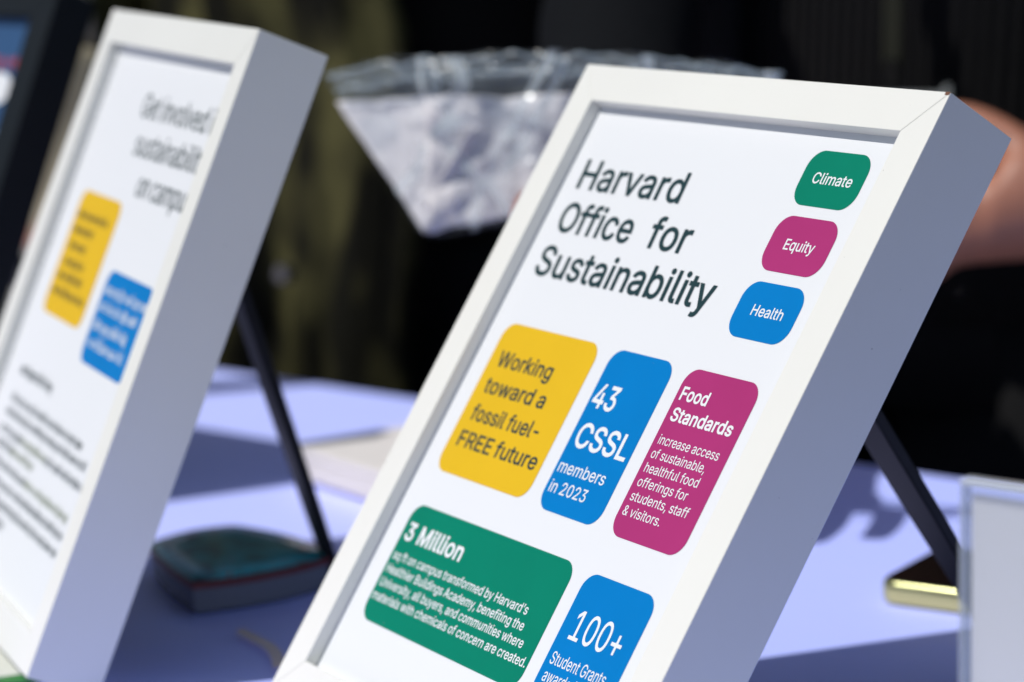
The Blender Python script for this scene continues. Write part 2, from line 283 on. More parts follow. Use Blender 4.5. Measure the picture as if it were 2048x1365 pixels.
LETTERS['h'] = (410, [[114, 227, 114, 0, 53, 0, 53, 509, 114, 509, 114, 287, 102, 287, 116, 319, 132, 344, 152, 362, 175, 374, 200, 382, 227, 384, 252, 383, 275, 377, 295, 369, 313, 356, 328, 340, 341, 321, 350, 298, 355, 271, 357, 240, 357, 0, 296, 0, 296, 235, 293, 263, 286, 286, 273, 304, 256, 318, 235, 326, 210, 329, 192, 328, 176, 324, 161, 317, 147, 308, 136, 297, 126, 283, 119, 266, 115, 248]])
LETTERS['i'] = (166, [[53, 0, 53, 379, 114, 379, 114, 0], [84, 443, 73, 444, 63, 448, 54, 455, 47, 463, 43, 472, 41, 483, 43, 494, 47, 504, 54, 512, 63, 518, 73, 522, 84, 524, 95, 522, 105, 518, 114, 512, 121, 504, 125, 494, 126, 483, 125, 472, 121, 463, 114, 455, 105, 448, 95, 444]])
LETTERS['k'] = (380, [[110, 137, 110, 212, 121, 212, 284, 379, 360, 379, 184, 199, 177, 199], [53, 0, 53, 509, 114, 509, 114, 0], [294, 0, 148, 186, 191, 229, 372, 0]])
LETTERS['l'] = (189, [[139, -2, 112, 0, 91, 8, 74, 20, 62, 37, 55, 59, 53, 84, 53, 509, 114, 509, 114, 99, 114, 83, 117, 71, 120, 62, 126, 57, 135, 53, 146, 52, 160, 53, 170, 54, 181, 3, 162, -1]])
LETTERS['m'] = (609, [[53, 0, 53, 379, 112, 379, 112, 295, 108, 295, 114, 314, 122, 331, 132, 346, 144, 358, 158, 368, 172, 376, 187, 382, 203, 385, 219, 386, 245, 383, 268, 375, 287, 361, 303, 342, 314, 320, 321, 295, 312, 295, 318, 312, 326, 329, 337, 343, 350, 356, 364, 366, 381, 375, 398, 381, 417, 385, 437, 386, 458, 385, 478, 380, 497, 372, 514, 361, 529, 346, 541, 328, 550, 307, 555, 283, 557, 255, 557, 0, 496, 0, 496, 254, 493, 279, 485, 298, 473, 313, 456, 323, 438, 329, 419, 330, 402, 329, 387, 326, 374, 320, 363, 312, 353, 302, 345, 290, 340, 277, 336, 263, 335, 247, 335, 0, 274, 0, 274, 260, 272, 280, 265, 297, 253, 311, 238, 322, 220, 328, 199, 330, 185, 329, 171, 326, 158, 320, 145, 312, 135, 302, 126, 289, 119, 274, 115, 257, 114, 238, 114, 0]])
LETTERS['n'] = (409, [[114, 227, 114, 0, 53, 0, 53, 379, 112, 379, 112, 287, 102, 287, 116, 319, 132, 344, 152, 362, 175, 374, 200, 382, 227, 384, 252, 383, 275, 377, 295, 369, 313, 356, 328, 340, 341, 321, 350, 298, 355, 271, 357, 240, 357, 0, 296, 0, 296, 235, 293, 263, 286, 286, 273, 304, 256, 318, 235, 326, 210, 329, 192, 328, 176, 324, 161, 317, 147, 308, 136, 297, 126, 283, 119, 266, 115, 248]])
LETTERS['o'] = (415, [[207, -8, 174, -5, 144, 3, 117, 16, 93, 35, 72, 58, 56, 85, 44, 116, 37, 150, 34, 187, 37, 225, 44, 260, 56, 291, 72, 318, 93, 341, 117, 360, 144, 374, 174, 382, 207, 384, 241, 382, 271, 374, 299, 360, 323, 341, 343, 318, 359, 291, 371, 260, 379, 225, 381, 187, 379, 150, 371, 116, 359, 85, 343, 58, 323, 35, 299, 16, 271, 3, 241, -5], [207, 46, 231, 49, 252, 55, 270, 66, 285, 80, 298, 97, 307, 117, 314, 139, 318, 163, 319, 187, 318, 212, 314, 236, 307, 258, 298, 278, 285, 296, 270, 310, 252, 321, 231, 328, 207, 330, 184, 328, 163, 321, 145, 310, 130, 296, 118, 278, 108, 258, 102, 236, 98, 212, 96, 187, 98, 163, 102, 139, 108, 117, 118, 97, 130, 80, 145, 66, 163, 55, 184, 49]])
LETTERS['p'] = (424, [[53, -143, 53, 379, 112, 379, 112, 319, 118, 319, 137, 346, 147, 355, 158, 364, 171, 373, 188, 379, 207, 383, 229, 384, 259, 382, 287, 374, 313, 361, 335, 342, 354, 320, 370, 293, 381, 261, 388, 227, 390, 189, 388, 151, 381, 116, 370, 84, 355, 57, 336, 34, 313, 16, 288, 3, 260, -6, 229, -8, 208, -7, 189, -3, 173, 4, 159, 12, 147, 21, 138, 31, 118, 59, 114, 59, 114, -143], [220, 47, 242, 49, 262, 55, 279, 66, 294, 80, 306, 97, 316, 117, 323, 139, 327, 163, 328, 189, 327, 215, 323, 239, 316, 261, 307, 281, 295, 298, 280, 311, 262, 322, 243, 328, 220, 330, 198, 328, 178, 322, 161, 312, 147, 299, 134, 282, 125, 263, 118, 241, 114, 216, 113, 189, 114, 162, 118, 138, 125, 115, 135, 95, 147, 78, 162, 65, 179, 55, 198, 49]])
LETTERS['q'] = (424, [[372, -143, 311, -143, 311, 59, 306, 59, 287, 31, 277, 21, 266, 12, 252, 4, 236, -3, 217, -7, 195, -8, 165, -6, 137, 3, 111, 16, 89, 34, 70, 57, 55, 84, 43, 116, 36, 151, 34, 189, 36, 227, 43, 261, 55, 293, 70, 320, 89, 342, 112, 361, 137, 374, 165, 382, 196, 384, 218, 383, 237, 379, 253, 373, 267, 364, 278, 355, 287, 346, 307, 319, 313, 319, 313, 379, 372, 379], [205, 47, 226, 49, 246, 55, 263, 65, 278, 78, 290, 95, 299, 115, 306, 138, 310, 162, 312, 189, 310, 216, 306, 241, 300, 263, 290, 282, 278, 299, 263, 312, 246, 322, 227, 328, 205, 330, 182, 328, 162, 322, 145, 311, 130, 298, 118, 281, 108, 261, 102, 239, 98, 215, 96, 189, 98, 163, 102, 139, 109, 117, 118, 97, 130, 80, 145, 66, 162, 55, 182, 49]])
LETTERS['r'] = (259, [[53, 0, 53, 379, 112, 379, 112, 321, 115, 321, 124, 339, 137, 354, 152, 367, 171, 377, 191, 383, 213, 385, 229, 384, 243, 384, 243, 322, 230, 324, 207, 326, 190, 324, 174, 321, 159, 315, 146, 306, 135, 296, 126, 284, 119, 269, 115, 254, 114, 237, 114, 0]])
LETTERS['s'] = (365, [[182, -8, 157, -7, 133, -3, 112, 3, 93, 12, 76, 24, 62, 38, 50, 54, 41, 73, 36, 94, 94, 107, 101, 87, 111, 72, 124, 60, 141, 52, 160, 47, 181, 45, 206, 47, 227, 53, 244, 62, 258, 74, 265, 88, 268, 103, 266, 115, 262, 126, 254, 136, 243, 144, 229, 150, 212, 155, 149, 170, 118, 180, 92, 192, 72, 208, 58, 227, 50, 249, 47, 274, 49, 295, 55, 314, 65, 332, 79, 347, 95, 360, 115, 370, 137, 378, 161, 383, 187, 384, 212, 383, 234, 379, 254, 372, 271, 363, 286, 352, 299, 339, 309, 324, 318, 308, 324, 290, 268, 277, 262, 291, 254, 304, 243, 316, 228, 325, 210, 331, 187, 333, 166, 331, 147, 326, 131, 317, 119, 305, 111, 292, 109, 277, 110, 264, 115, 253, 124, 243, 136, 235, 152, 229, 172, 223, 229, 209, 261, 200, 287, 187, 306, 171, 320, 153, 328, 131, 331, 107, 329, 85, 323, 65, 312, 47, 298, 31, 281, 18, 260, 6, 236, -2, 210, -7]])
LETTERS['t'] = (227, [[204, 379, 204, 327, 6, 327, 6, 379], [65, 471, 126, 471, 126, 98, 127, 83, 130, 70, 136, 61, 144, 55, 156, 51, 170, 50, 185, 51, 202, 54, 213, 2, 192, -3, 168, -4, 138, -1, 113, 7, 92, 21, 77, 41, 68, 64, 65, 93]])
LETTERS['u'] = (410, [[182, -5, 158, -3, 135, 2, 115, 11, 97, 23, 82, 39, 69, 59, 60, 82, 54, 109, 53, 139, 53, 379, 114, 379, 114, 144, 116, 117, 124, 94, 137, 75, 154, 61, 175, 53, 200, 50, 218, 51, 234, 55, 249, 62, 263, 71, 274, 83, 283, 97, 290, 113, 295, 132, 296, 153, 296, 379, 357, 379, 357, 0, 298, 0, 298, 92, 307, 92, 294, 60, 277, 35, 257, 17, 234, 5, 209, -3]])
LETTERS['v'] = (389, [[163, 0, 17, 379, 84, 379, 165, 155, 187, 87, 206, 21, 184, 21, 203, 87, 224, 155, 305, 379, 371, 379, 226, 0]])
LETTERS['w'] = (567, [[138, 0, 23, 379, 87, 379, 133, 214, 154, 137, 175, 41, 165, 41, 186, 135, 206, 214, 252, 379, 316, 379, 362, 214, 382, 136, 402, 41, 391, 41, 413, 135, 434, 214, 480, 379, 545, 379, 429, 0, 368, 0, 319, 172, 305, 225, 291, 280, 277, 338, 291, 338, 277, 280, 263, 225, 248, 172, 199, 0]])
LETTERS['y'] = (389, [[47, -139, 61, -86, 71, -87, 83, -89, 94, -90, 104, -89, 113, -86, 122, -81, 130, -74, 138, -64, 145, -51, 151, -36, 163, -1, 17, 379, 84, 379, 165, 155, 187, 87, 206, 21, 184, 21, 202, 87, 224, 155, 305, 379, 371, 379, 204, -58, 196, -77, 187, -93, 177, -107, 165, -119, 153, -128, 139, -136, 125, -141, 109, -144, 91, -145, 65, -143]])
LETTERS['\u2019'] = (177, [[52, 318, 82, 509, 151, 509, 98, 318]])
CAP = 509.0
_filled = {}


def winding(p, loops):
    n = 0
    for l in loops:
        for i in range(len(l)):
            a, b = l[i - 1], l[i]
            if (a.y <= p.y) != (b.y <= p.y):
                x = a.x + (p.y - a.y) * (b.x - a.x) / (b.y - a.y)
                if x > p.x:
                    n += 1 if b.y > a.y else -1
    return n


def letter(ch, bold):
    """the letter's advance, points and triangles, its strokes fattened by bold on every side"""
    if (ch, bold) not in _filled:
        adv, outlines = LETTERS[ch]
        loops = []
        for q in outlines:
            l = [Vector((q[i], q[i + 1])) for i in range(0, len(q), 2)]
            m = []
            for i in range(len(l)):
                d0 = (l[i] - l[i - 1]).normalized()
                d1 = (l[(i + 1) % len(l)] - l[i]).normalized()
                n0, n1 = Vector((-d0.y, d0.x)), Vector((-d1.y, d1.x))
                k = n0 + n1
                if k.length < 0.3:
                    k = n0
                k.normalize()
                m.append(l[i] + k * bold / max(0.6, k.dot(n0)))
            loops.append(m)
        pts, edges = [], []
        for l in loops:
            i = len(pts)
            pts += l
            edges += [(i + k, i + (k + 1) % len(l)) for k in range(len(l))]
        vs, _, fs, _, _, _ = delaunay_2d_cdt(pts, edges, [], 0, 0.01)
        tri = [tuple(f) for f in fs if winding((vs[f[0]] + vs[f[1]] + vs[f[2]]) / 3, loops) != 0]
        _filled[(ch, bold)] = (adv + bold * 0.6, [(p.x, p.y) for p in vs], tri)
    return _filled[(ch, bold)]


def glyphs(s, bold):
    vs, fs, x = [], [], 0
    for ch in s:
        if ch == ' ':
            x += 165
            continue
        a, v, f = letter(ch, bold)
        i = len(vs)
        vs += [(p[0] + x, p[1]) for p in v]
        fs += [tuple(i + q for q in t) for t in f]
        x += a
    return vs, fs


def write(mb, s, u0, u1, v, cap, y, bold=6, W=0, H=0, shear=0.0):
    """words in poster millimetres (u right, v down from the frame's outer top-left)"""
    vs, fs = glyphs(s, bold)
    a = min(p[0] for p in vs)
    b = max(p[0] for p in vs)
    sx = (u1 - u0) / (b - a)
    sy = cap / CAP
    pts = [((u0 + (p[0] - a) * sx - shear * p[1] * sy) / 1000 - W / 2, y, H - (v - p[1] * sy) / 1000) for p in vs]
    mb.mesh(pts, fs)


def scribble(mb, u0, u1, v, xh, y, W, H, rnd, stroke=0.55):
    """a line of print too blurred to read: upright strokes and bars of uneven height, in words"""
    u = u0
    while u < u1 - 1:
        wl = rnd.uniform(5, 12) * xh / 3
        e = min(u + wl, u1)
        while u < e:
            h = xh * (1.45 if rnd.random() < 0.22 else 1.0)
            wd = stroke * xh / 3 * rnd.uniform(0.8, 1.2)
            d = xh * 0.4 if rnd.random() < 0.08 else 0
            mb.poly([(a / 1000 - W / 2, y, H - b / 1000) for a, b in ((u, v + d), (u + wd, v + d), (u + wd, v - h), (u, v - h))])
            if rnd.random() < 0.6:
                k = rnd.choice((0.0, 0.45, 0.85)) * xh
                q = 0.42 * xh / 3
                mb.poly([(a / 1000 - W / 2, y - 0.00001, H - b / 1000) for a, b in
                         ((u + wd, v - k), (u + wd * 2.4, v - k), (u + wd * 2.4, v - k - q), (u + wd, v - k - q))])
            u += wd * rnd.uniform(2.0, 3.0)
        u += xh * 0.6


def rrect(u0, u1, v0, v1, r, y, W, H, seg=10):
    pts = []
    for cx, cy, a0 in ((u1 - r, v0 + r, -90), (u1 - r, v1 - r, 0), (u0 + r, v1 - r, 90), (u0 + r, v0 + r, 180)):
        for k in range(seg + 1):
            a = math.radians(a0 + 90 * k / seg)
            pts.append((cx + r * math.cos(a), cy + r * math.sin(a)))
    return [(u / 1000 - W / 2, y, H - v / 1000) for u, v in pts]


# ------------------------------------------------------------------ materials
M_white = mat('white_laminate', (0.79, 0.795, 0.76), 0.38, 0.4, bump=(700, 0.06, 0.0005), var=(16, 0.035), specks=(620, 0.815, (0.30, 0.29, 0.28)))
M_board = mat('black_back_board', (0.012, 0.012, 0.013), 0.55)
M_strut = mat('black_card_strut', (0.010, 0.009, 0.009), 0.5, 0.25)
PAPER = dict(rough=0.5, spec=0.06, coat=0.02, coat_rough=0.04)
M_paper = mat('poster_paper', (0.74, 0.765, 0.80), bump=(350, 0.02, 0.0005), **PAPER)
DUST = (560, 0.83, (0.45, 0.5, 0.5))
M_green = mat('green_ink', (0.001, 0.20, 0.125), var=(30, 0.10), specks=DUST, **PAPER)
M_pink = mat('magenta_ink', (0.385, 0.034, 0.165), var=(30, 0.10), specks=DUST, **PAPER)
M_blue = mat('blue_ink', (0.000, 0.185, 0.52), var=(30, 0.08), specks=DUST, **PAPER)
M_yellow = mat('yellow_ink', (0.72, 0.455, 0.018), var=(30, 0.06), **PAPER)
M_slate = mat('slate_ink', (0.020, 0.050, 0.058), **PAPER)
M_whitetext = mat('white_ink', (0.76, 0.79, 0.82), **PAPER)
M_olivetext = mat('olive_ink', (0.25, 0.30, 0.18), **PAPER)
M_blackframe = mat('slate_black_lacquer', (0.006, 0.009, 0.0115), 0.4, 0.2)
M_photo = mat('blue_print', (0.018, 0.075, 0.19), 0.35, coat=0.3)
M_red = mat('red_print', (0.45, 0.05, 0.07), 0.4)


def cloth_mat():
    """satin: a deep blue body under a broad pale sheen"""
    m = mat('blue_satin_cloth', (0.000, 0.18, 0.95), 0.5, 0.03, bump=(9, 0.25, 0.02))
    n = m.node_tree
    p = n.nodes['Principled BSDF']
    gl = n.nodes.new('ShaderNodeBsdfAnisotropic')
    gl.inputs['Color'].default_value = (0.83, 0.70, 0.42, 1)
    gl.inputs['Roughness'].default_value = 0.76
    ad = n.nodes.new('ShaderNodeAddShader')
    n.links.new(p.outputs[0], ad.inputs[0])
    n.links.new(gl.outputs[0], ad.inputs[1])
    n.links.new(ad.outputs[0], n.nodes['Material Output'].inputs[0])
    return m


M_cloth = cloth_mat()
M_ground = mat('pavement', (0.16, 0.155, 0.15), 0.85, bump=(40, 0.4, 0.01), var=(6, 0.2))
M_backdrop = mat('black_backdrop', (0.008, 0.008, 0.007), 0.9, 0.1)

# ------------------------------------------------------------------ setting
g = MB()
g.poly([(-40, -40, 0), (40, -40, 0), (40, 40, 0), (-40, 40, 0)])
o = g.build('ground', M_ground)
o['kind'] = 'structure'

# added black backdrop standing for the darkness behind the people, softly pleated
E1 = Vector((0.7506, -0.6608, 0))            # along the table's far edge
N1 = Vector((0.6608, 0.7506, 0))             # away from the visitors' side
FAR = Vector((-0.0146, 1.7640, 0))           # a point on the table's far edge
cu = MB()
rows = []
base = FAR + N1 * 1.35
for z in (0.0, 1.25):
    rows.append([base + E1 * (-1.9 + s * 0.03) + N1 * (0.035 * math.sin(s * 0.9) + 0.015 * math.sin(s * 2.3)) + Vector((0, 0, z)) for s in range(130)])
back = [[p + N1 * 0.012 for p in r] for r in rows]
cu.loft([rows[0], rows[1], back[1], back[0], rows[0]], cap=False, closed=False)
tag(cu.build('backdrop', M_backdrop, smooth=True), 'plain low black screen added as the darkness behind the two people', 'backdrop')

# tablecloth: flat top, rounded fold, skirts to near the ground
tb = MB()
L0, L1, D = -1.05, 1.10, 0.80
c4 = [FAR + E1 * L0, FAR + E1 * L1, FAR + E1 * L1 - N1 * D, FAR + E1 * L0 - N1 * D]
ctr = sum(c4, Vector()) / 4


def cring(off, z, wave=0.0):
    r = []
    for k in range(4):
        a, b = c4[k], c4[(k + 1) % 4]
        out = ((a + b) / 2 - ctr).normalized()
        for s in range(40):
            t = s / 40
            p = a.lerp(b, t)
            d = (p - ctr).normalized()
            r.append(p + d * off + out * wave * math.sin(t * 46) + Vector((0, 0, z)))
    return r


rings = [[ctr + Vector((0, 0, TZ)) + (p - ctr) * k for p in cring(0, 0)] for k in (0.02, 0.98)]
rings += [cring(0.0, TZ - 0.0006), cring(0.004, TZ - 0.004), cring(0.008, TZ - 0.05, 0.002), cring(0.03, TZ - 0.35, 0.012), cring(0.05, 0.02, 0.02)]
tb.loft(rings, cap=False)
tb.f.append(tuple(range(160)))
tag(tb.build('tablecloth', M_cloth), 'shiny blue satin tablecloth covering the whole display table, part sunlit and part shaded', 'tablecloth')


# ------------------------------------------------------------------ picture frames
def frame_matrix(R0, R1, R2, tl, W, H, T):
    """local X right, Y into the wall side, Z up; origin at the bottom centre of the back edge"""
    org = tl + R0 * (W / 2) + R1 * H + R2 * T
    return Matrix(((R0.x, R2.x, -R1.x, org.x), (R0.y, R2.y, -R1.y, org.y), (R0.z, R2.z, -R1.z, org.z), (0, 0, 0, 1)))


def picture_frame(mw, W, H, b, T, m, label, group, rec=0.006, strut_u=0.12, hinge_v=0.05, paper=M_paper, bev=0.00035):
    root = empty('picture_frame', mw, label, 'picture frame', group)
    F, B = -T, 0.0
    gap = 0.00005
    o4 = [(-W / 2, H), (W / 2, H), (W / 2, 0), (-W / 2, 0)]
    i4 = [(-W / 2 + b, H - b), (W / 2 - b, H - b), (W / 2 - b, b), (-W / 2 + b, b)]
    for k in range(4):
        q = (k + 1) % 4
        cor = [o4[k], o4[q], i4[q], i4[k]]
        cx = sum(c[0] for c in cor) / 4
        cz = sum(c[1] for c in cor) / 4
        # pull the mitred ends a hair apart
        dx = 1 if k in (0, 2) else 0
        sh = []
        for c in cor:
            if dx:
                sh.append((c[0] - math.copysign(gap, c[0] - cx), c[1]))
            else:
                sh.append((c[0], c[1] - math.copysign(gap, c[1] - cz)))
        r = MB()
        r.hexa([(x, F, z) for x, z in sh], [(x, B, z) for x, z in sh])
        r.build('rail', m, root, bevel=bev)
    # back board
    r = MB()
    r.box((-W / 2 + b - 0.004, F + rec + 0.0006, b - 0.004), (W / 2 - b + 0.004, -0.004, H - b + 0.004))
    bo = r.build('back_board', M_board, root)
    # poster sheet
    y0 = F + rec
    r = MB()
    r.box((-W / 2 + b - 0.003, y0, b - 0.003), (W / 2 - b + 0.003, y0 + 0.0005, H - b + 0.003))
    po = r.build('poster', paper, root)
    # folding strut, from its hinge on the back to the table top
    P0 = Vector((strut_u - W / 2, -0.004, H - hinge_v))
    inv = mw.inverted()
    return root, po, y0, P0


def add_strut(root, mw, P0, foot_world, m=None):
    P1 = mw.inverted() @ foot_world
    d = (P1 - P0)
    L = d.length
    d.normalize()
    side = Vector((1, 0, 0))
    side = (side - d * side.dot(d)).normalized()
    nrm = d.cross(side).normalized()
    r = MB()
    rings = []
    for t, wd in ((0, 0.0108), (0.25, 0.0108), (0.62, 0.0100), (0.86, 0.0078), (0.985, 0.0048)):
        c = P0 + d * (L * t)
        th = 0.0026
        rings.append([c + side * wd + nrm * th, c - side * wd + nrm * th, c - side * wd - nrm * th, c + side * wd - nrm * th])
    r.loft(rings)
    s = r.build('strut', m or M_strut, root, bevel=0.0008)
    h = MB()
    h.box((P0.x - 0.022, -0.0042, P0.z - 0.006), (P0.x + 0.022, 0.004, P0.z + 0.008))
    h.build('hinge', m or M_strut, s, bevel=0.001)
    return s


# --- the sharp frame
A0, A1, A2 = Vector((0.5018, -0.8650, 0.0044)), Vector((-0.4710, -0.2775, -0.8373)), Vector((0.7255, 0.4181, -0.5467))
FW, FH, FB, FT = 0.2450, 0.30188, 0.01711, 0.03418
mwA = frame_matrix(A0, A1, A2, Vector((0.0361, 1.1633, 1.0120)), FW, FH, FT)
rootA, posterA, yA, P0 = picture_frame(mwA, FW, FH, FB, FT, M_white,
                                       'white box frame in sharp focus with Harvard Office for Sustainability poster', 'white box frames on the table', hinge_v=0.0487)
add_strut(rootA, mwA, P0, Vector((0.2222, 1.1312, TZ)))
kw = dict(W=FW, H=FH)
yc, yt = yA - 0.00012, yA - 0.00020


def cards(lst, po, W, H, y):
    for u0, u1, v0, v1, r, m in lst:
        c = MB()
        c.poly(rrect(u0, u1, v0, v1, r, y, W, H))
        c.build('colour_card', m, po)


cards([(176.2, 213.9, 25.5, 48.8, 7.8, M_green), (176.0, 213.9, 53.5, 76.8, 7.8, M_pink), (175.9, 213.7, 81.5, 104.8, 7.8, M_blue),
       (29.8, 104.0, 120.1, 189.4, 7.5, M_yellow), (113.3, 157.4, 120.2, 190.3, 7.5, M_blue), (166.1, 213.9, 120.4, 190.7, 7.5, M_pink),
       (30.2, 157.6, 205.5, 258.4, 7.5, M_green), (166.2, 214.2, 206.5, 258.6, 7.5, M_blue)], posterA, FW, FH, yc)
PRINT = [
    ('dark_lettering', M_slate, 11, (('Harvard', 29.0, 107.0, 55.6, 13.4),)),
    ('dark_lettering', M_slate, 12, (('Office', 29.6, 85.8, 76.2, 13.4), ('for', 98.6, 127.4, 76.3, 13.4))),
    ('dark_lettering', M_slate, 12, (('Sustainability', 29.4, 159.3, 96.9, 13.4),)),
    ('dark_lettering', M_slate, 12, (('Working', 36.6, 79.8, 139.8, 6.9), ('toward a', 36.7, 84.9, 152.1, 6.9),
                                    ('fossil fuel-', 37.2, 90.9, 164.9, 6.9), ('FREE future', 36.8, 100.0, 177.0, 6.9))),
    ('white_lettering', M_whitetext, 10, (('Climate', 183.6, 207.5, 39.3, 4.5),)),
    ('white_lettering', M_whitetext, 10, (('Equity', 186.2, 204.6, 67.4, 4.35),)),
    ('white_lettering', M_whitetext, 9, (('Health', 186.1, 205.5, 95.2, 4.35),)),
    ('white_lettering', M_whitetext, 14, (('43', 115.6, 131.7, 145.5, 10.0), ('CSSL', 117.2, 154.5, 162.7, 10.2))),
    ('white_lettering', M_whitetext, 5, (('members', 115.6, 149.0, 174.2, 5.1), ('in 2023', 115.9, 142.4, 182.8, 5.1))),
    ('white_lettering', M_whitetext, 20, (('Food', 168.9, 186.7, 133.6, 5.25), ('Standards', 169.3, 209.0, 142.3, 5.25))),
    ('white_lettering', M_whitetext, 3, (('increase access', 169.2, 208.6, 152.3, 3.85), ('of sustainable,', 169.0, 204.4, 158.2, 3.85),
                                         ('healthful food', 169.2, 204.6, 164.1, 3.85), ('offerings for', 169.2, 201.9, 170.0, 3.85),
                                         ('students, staff', 169.2, 207.2, 176.0, 3.85), ('& visitors.', 168.9, 193.9, 182.1, 3.85))),
    ('white_lettering', M_whitetext, 22, (('3 Million', 33.4, 80.9, 221.6, 7.5),)),
    ('white_lettering', M_whitetext, 8, (('sq ft on campus transformed by Harvard\u2019s', 32.6, 141.6, 230.8, 3.85),
                                         ('Healthier Buildings Academy, benefiting the', 32.5, 143.9, 237.0, 3.85),
                                         ('University, all buyers, and communities where', 32.8, 148.8, 243.1, 3.85),
                                         ('materials with chemicals of concern are created.', 32.0, 156.3, 249.3, 3.85))),
    ('white_lettering', M_whitetext, 5, (('100+', 173.3, 206.5, 232.7, 11.6),)),
    ('white_lettering', M_whitetext, 3, (('Student Grants', 169.5, 206.8, 243.7, 4.9), ('awarded', 170.0, 191.5, 250.7, 4.9))),
]
for nm, m_, bold_, lines in PRINT:
    tk = MB()
    for s, u0, u1, v, cap in lines:
        write(tk, s, u0, u1, v, cap, yt, bold_, shear=0.06 if cap > 13 else 0.0, **kw)
    tk.build(nm, m_, posterA)
# tiny scuffs and a chip where the mitre meets the outer corner
sc = MB()
sc.box((FW / 2 - 0.0026, -FT - 0.00004, FH - 0.0013), (FW / 2 - 0.0002, -FT + 0.0012, FH + 0.00004))
sc.build('chipped_corner', mat('raw_fibreboard', (0.16, 0.075, 0.045), 0.9), rootA)

# --- the blurred white frame on the left
B0, B1, B2 = Vector((0.3926, -0.9197, -0.0023)), Vector((-0.3624, -0.1524, -0.9195)), Vector((0.8453, 0.3619, -0.3932))
mwB = frame_matrix(B0, B1, B2, Vector((-0.2032, 1.3953, 1.0310)), FW, FH, FT)
rootB, posterB, yB, P0 = picture_frame(mwB, FW, FH, FB, FT, M_white,
                                       'blurred white box frame with Get involved in sustainability poster, left of the sharp one', 'white box frames on the table', hinge_v=0.0607)
add_strut(rootB, mwB, P0, Vector((-0.0913, 1.3133, TZ)))
yc, yt = yB - 0.00012, yB - 0.00020
cards([(44.0, 119.0, 92.8, 157.6, 7.5, M_yellow), (135.6, 212.5, 124.0, 169.8, 7.5, M_blue)], posterB, FW, FH, yc)
tk = MB()
for s, u0, u1, v in (('Get involved in', 94.0, 220.0, 50.0), ('sustainability', 104.0, 220.0, 68.8), ('on campus', 131.0, 219.0, 87.4)):
    write(tk, s, u0, u1, v, 12.0, yt, 0, **kw)
tk.build('dark_lettering', M_slate, posterB)
rnd = random.Random(3)
for nm, m_, xh, stroke, lines in (
        ('dark_lettering', M_slate, 3.3, .42, ((50, 104, 107.2), (51, 89, 115.0), (54, 83, 123.2), (54, 90, 131.8), (52, 98, 139.2), (51, 112, 147.2))),
        ('dark_lettering', M_slate, 4.2, .75, ((47, 109, 191.5),)),
        ('dark_lettering', M_slate, 3.4, .34, ((47, 189, 205.6), (47, 205, 213.0), (47, 90, 221.7), (140, 208, 221.7), (47, 80, 228.8),
                                               (47, 120, 237.4), (47, 206, 245.8), (47, 206, 254.0), (47, 110, 262))),
        ('olive_lettering', M_olivetext, 3.4, .5, ((90, 140, 221.7), (80, 125, 228.8), (120, 203, 237.6))),
        ('white_lettering', M_whitetext, 3.8, .8, ((140, 211, 135.7), (140, 205, 144.0), (140, 198, 153.2), (142, 201, 161.8)))):
    tk = MB()
    for u0, u1, v in lines:
        scribble(tk, u0, u1, v, xh, yt, FW, FH, rnd, stroke)
    tk.build(nm, m_, posterB)

# --- the black frame at the far left
CW, CT = 0.27, 0.028
lc, ls = math.cos(math.radians(25)), math.sin(math.radians(25))
C0, C1, C2 = Vector((0.7506, -0.6608, 0)), -Vector((0.6608 * ls, 0.7506 * ls, lc)), Vector((0.6608 * lc, 0.7506 * lc, -ls))
Ptr = at(122, -30, 1.53)
CH = (TZ + 0.0003 - Ptr.z - CT * C2.z) / C1.z
mwC = frame_matrix(C0, C1, C2, Ptr - C0 * CW, CW, CH, CT)
rootC, posterC, yC, P0 = picture_frame(mwC, CW, CH, 0.019, CT, M_blackframe,
                                       'black box frame around a blue print, cut off by the left edge', None, paper=M_photo, strut_u=0.135, hinge_v=0.06)
fw = mwC @ P0
foot = Vector((fw.x, fw.y, TZ)) + Vector((C2.x, C2.y, 0)).normalized() * 0.13
add_strut(rootC, mwC, P0, foot)
yt = yC - 0.0002
kc = dict(W=CW, H=CH)


def inC(x, y):
    """poster-plane millimetres of the black frame under a photo point"""
    q = mwC.inverted() @ CAM
    d = mwC.inverted().to_3x3() @ ray((x, y))
    p = q + d * ((yC - q.y) / d.y)
    return (p.x + CW / 2) * 1000, (CH - p.z) * 1000


rr = MB()
ua, va = inC(0, 122)
ub, vb = inC(60, 138)
scribble(rr, ua - 90, ub, vb, 6.5, yt, CW, CH, rnd, .75)
rr.build('red_lettering', M_red, posterC)
cc = MB()
u, v = inC(-8, 178)
u2, v2 = inC(22, 178)
rad = (u2 - u)
cc.poly([((u + rad * math.cos(a)) / 1000 - CW / 2, yt, CH - (v + rad * math.sin(a) * 0.75) / 1000) for a in [k * math.pi / 16 for k in range(32)]])
cc.build('white_disc', M_whitetext, posterC)
cc = MB()
for yy in (275, 300, 325, 350):
    u, v = inC(12, yy)
    scribble(cc, u - 100, u, v, 3.6, yt, CW, CH, rnd, .5)
cc.build('pale_lettering', mat('pale_blue_ink', (0.25, 0.40, 0.60), 0.4), posterC)

# ------------------------------------------------------------------ things on the table
# mottled teal box between the frames
M_rim = mat('red_brown_rim', (0.20, 0.020, 0.018), 0.4)
M_wall = mat('grey_clear_wrap', (0.20, 0.21, 0.24), 0.25, 0.6)


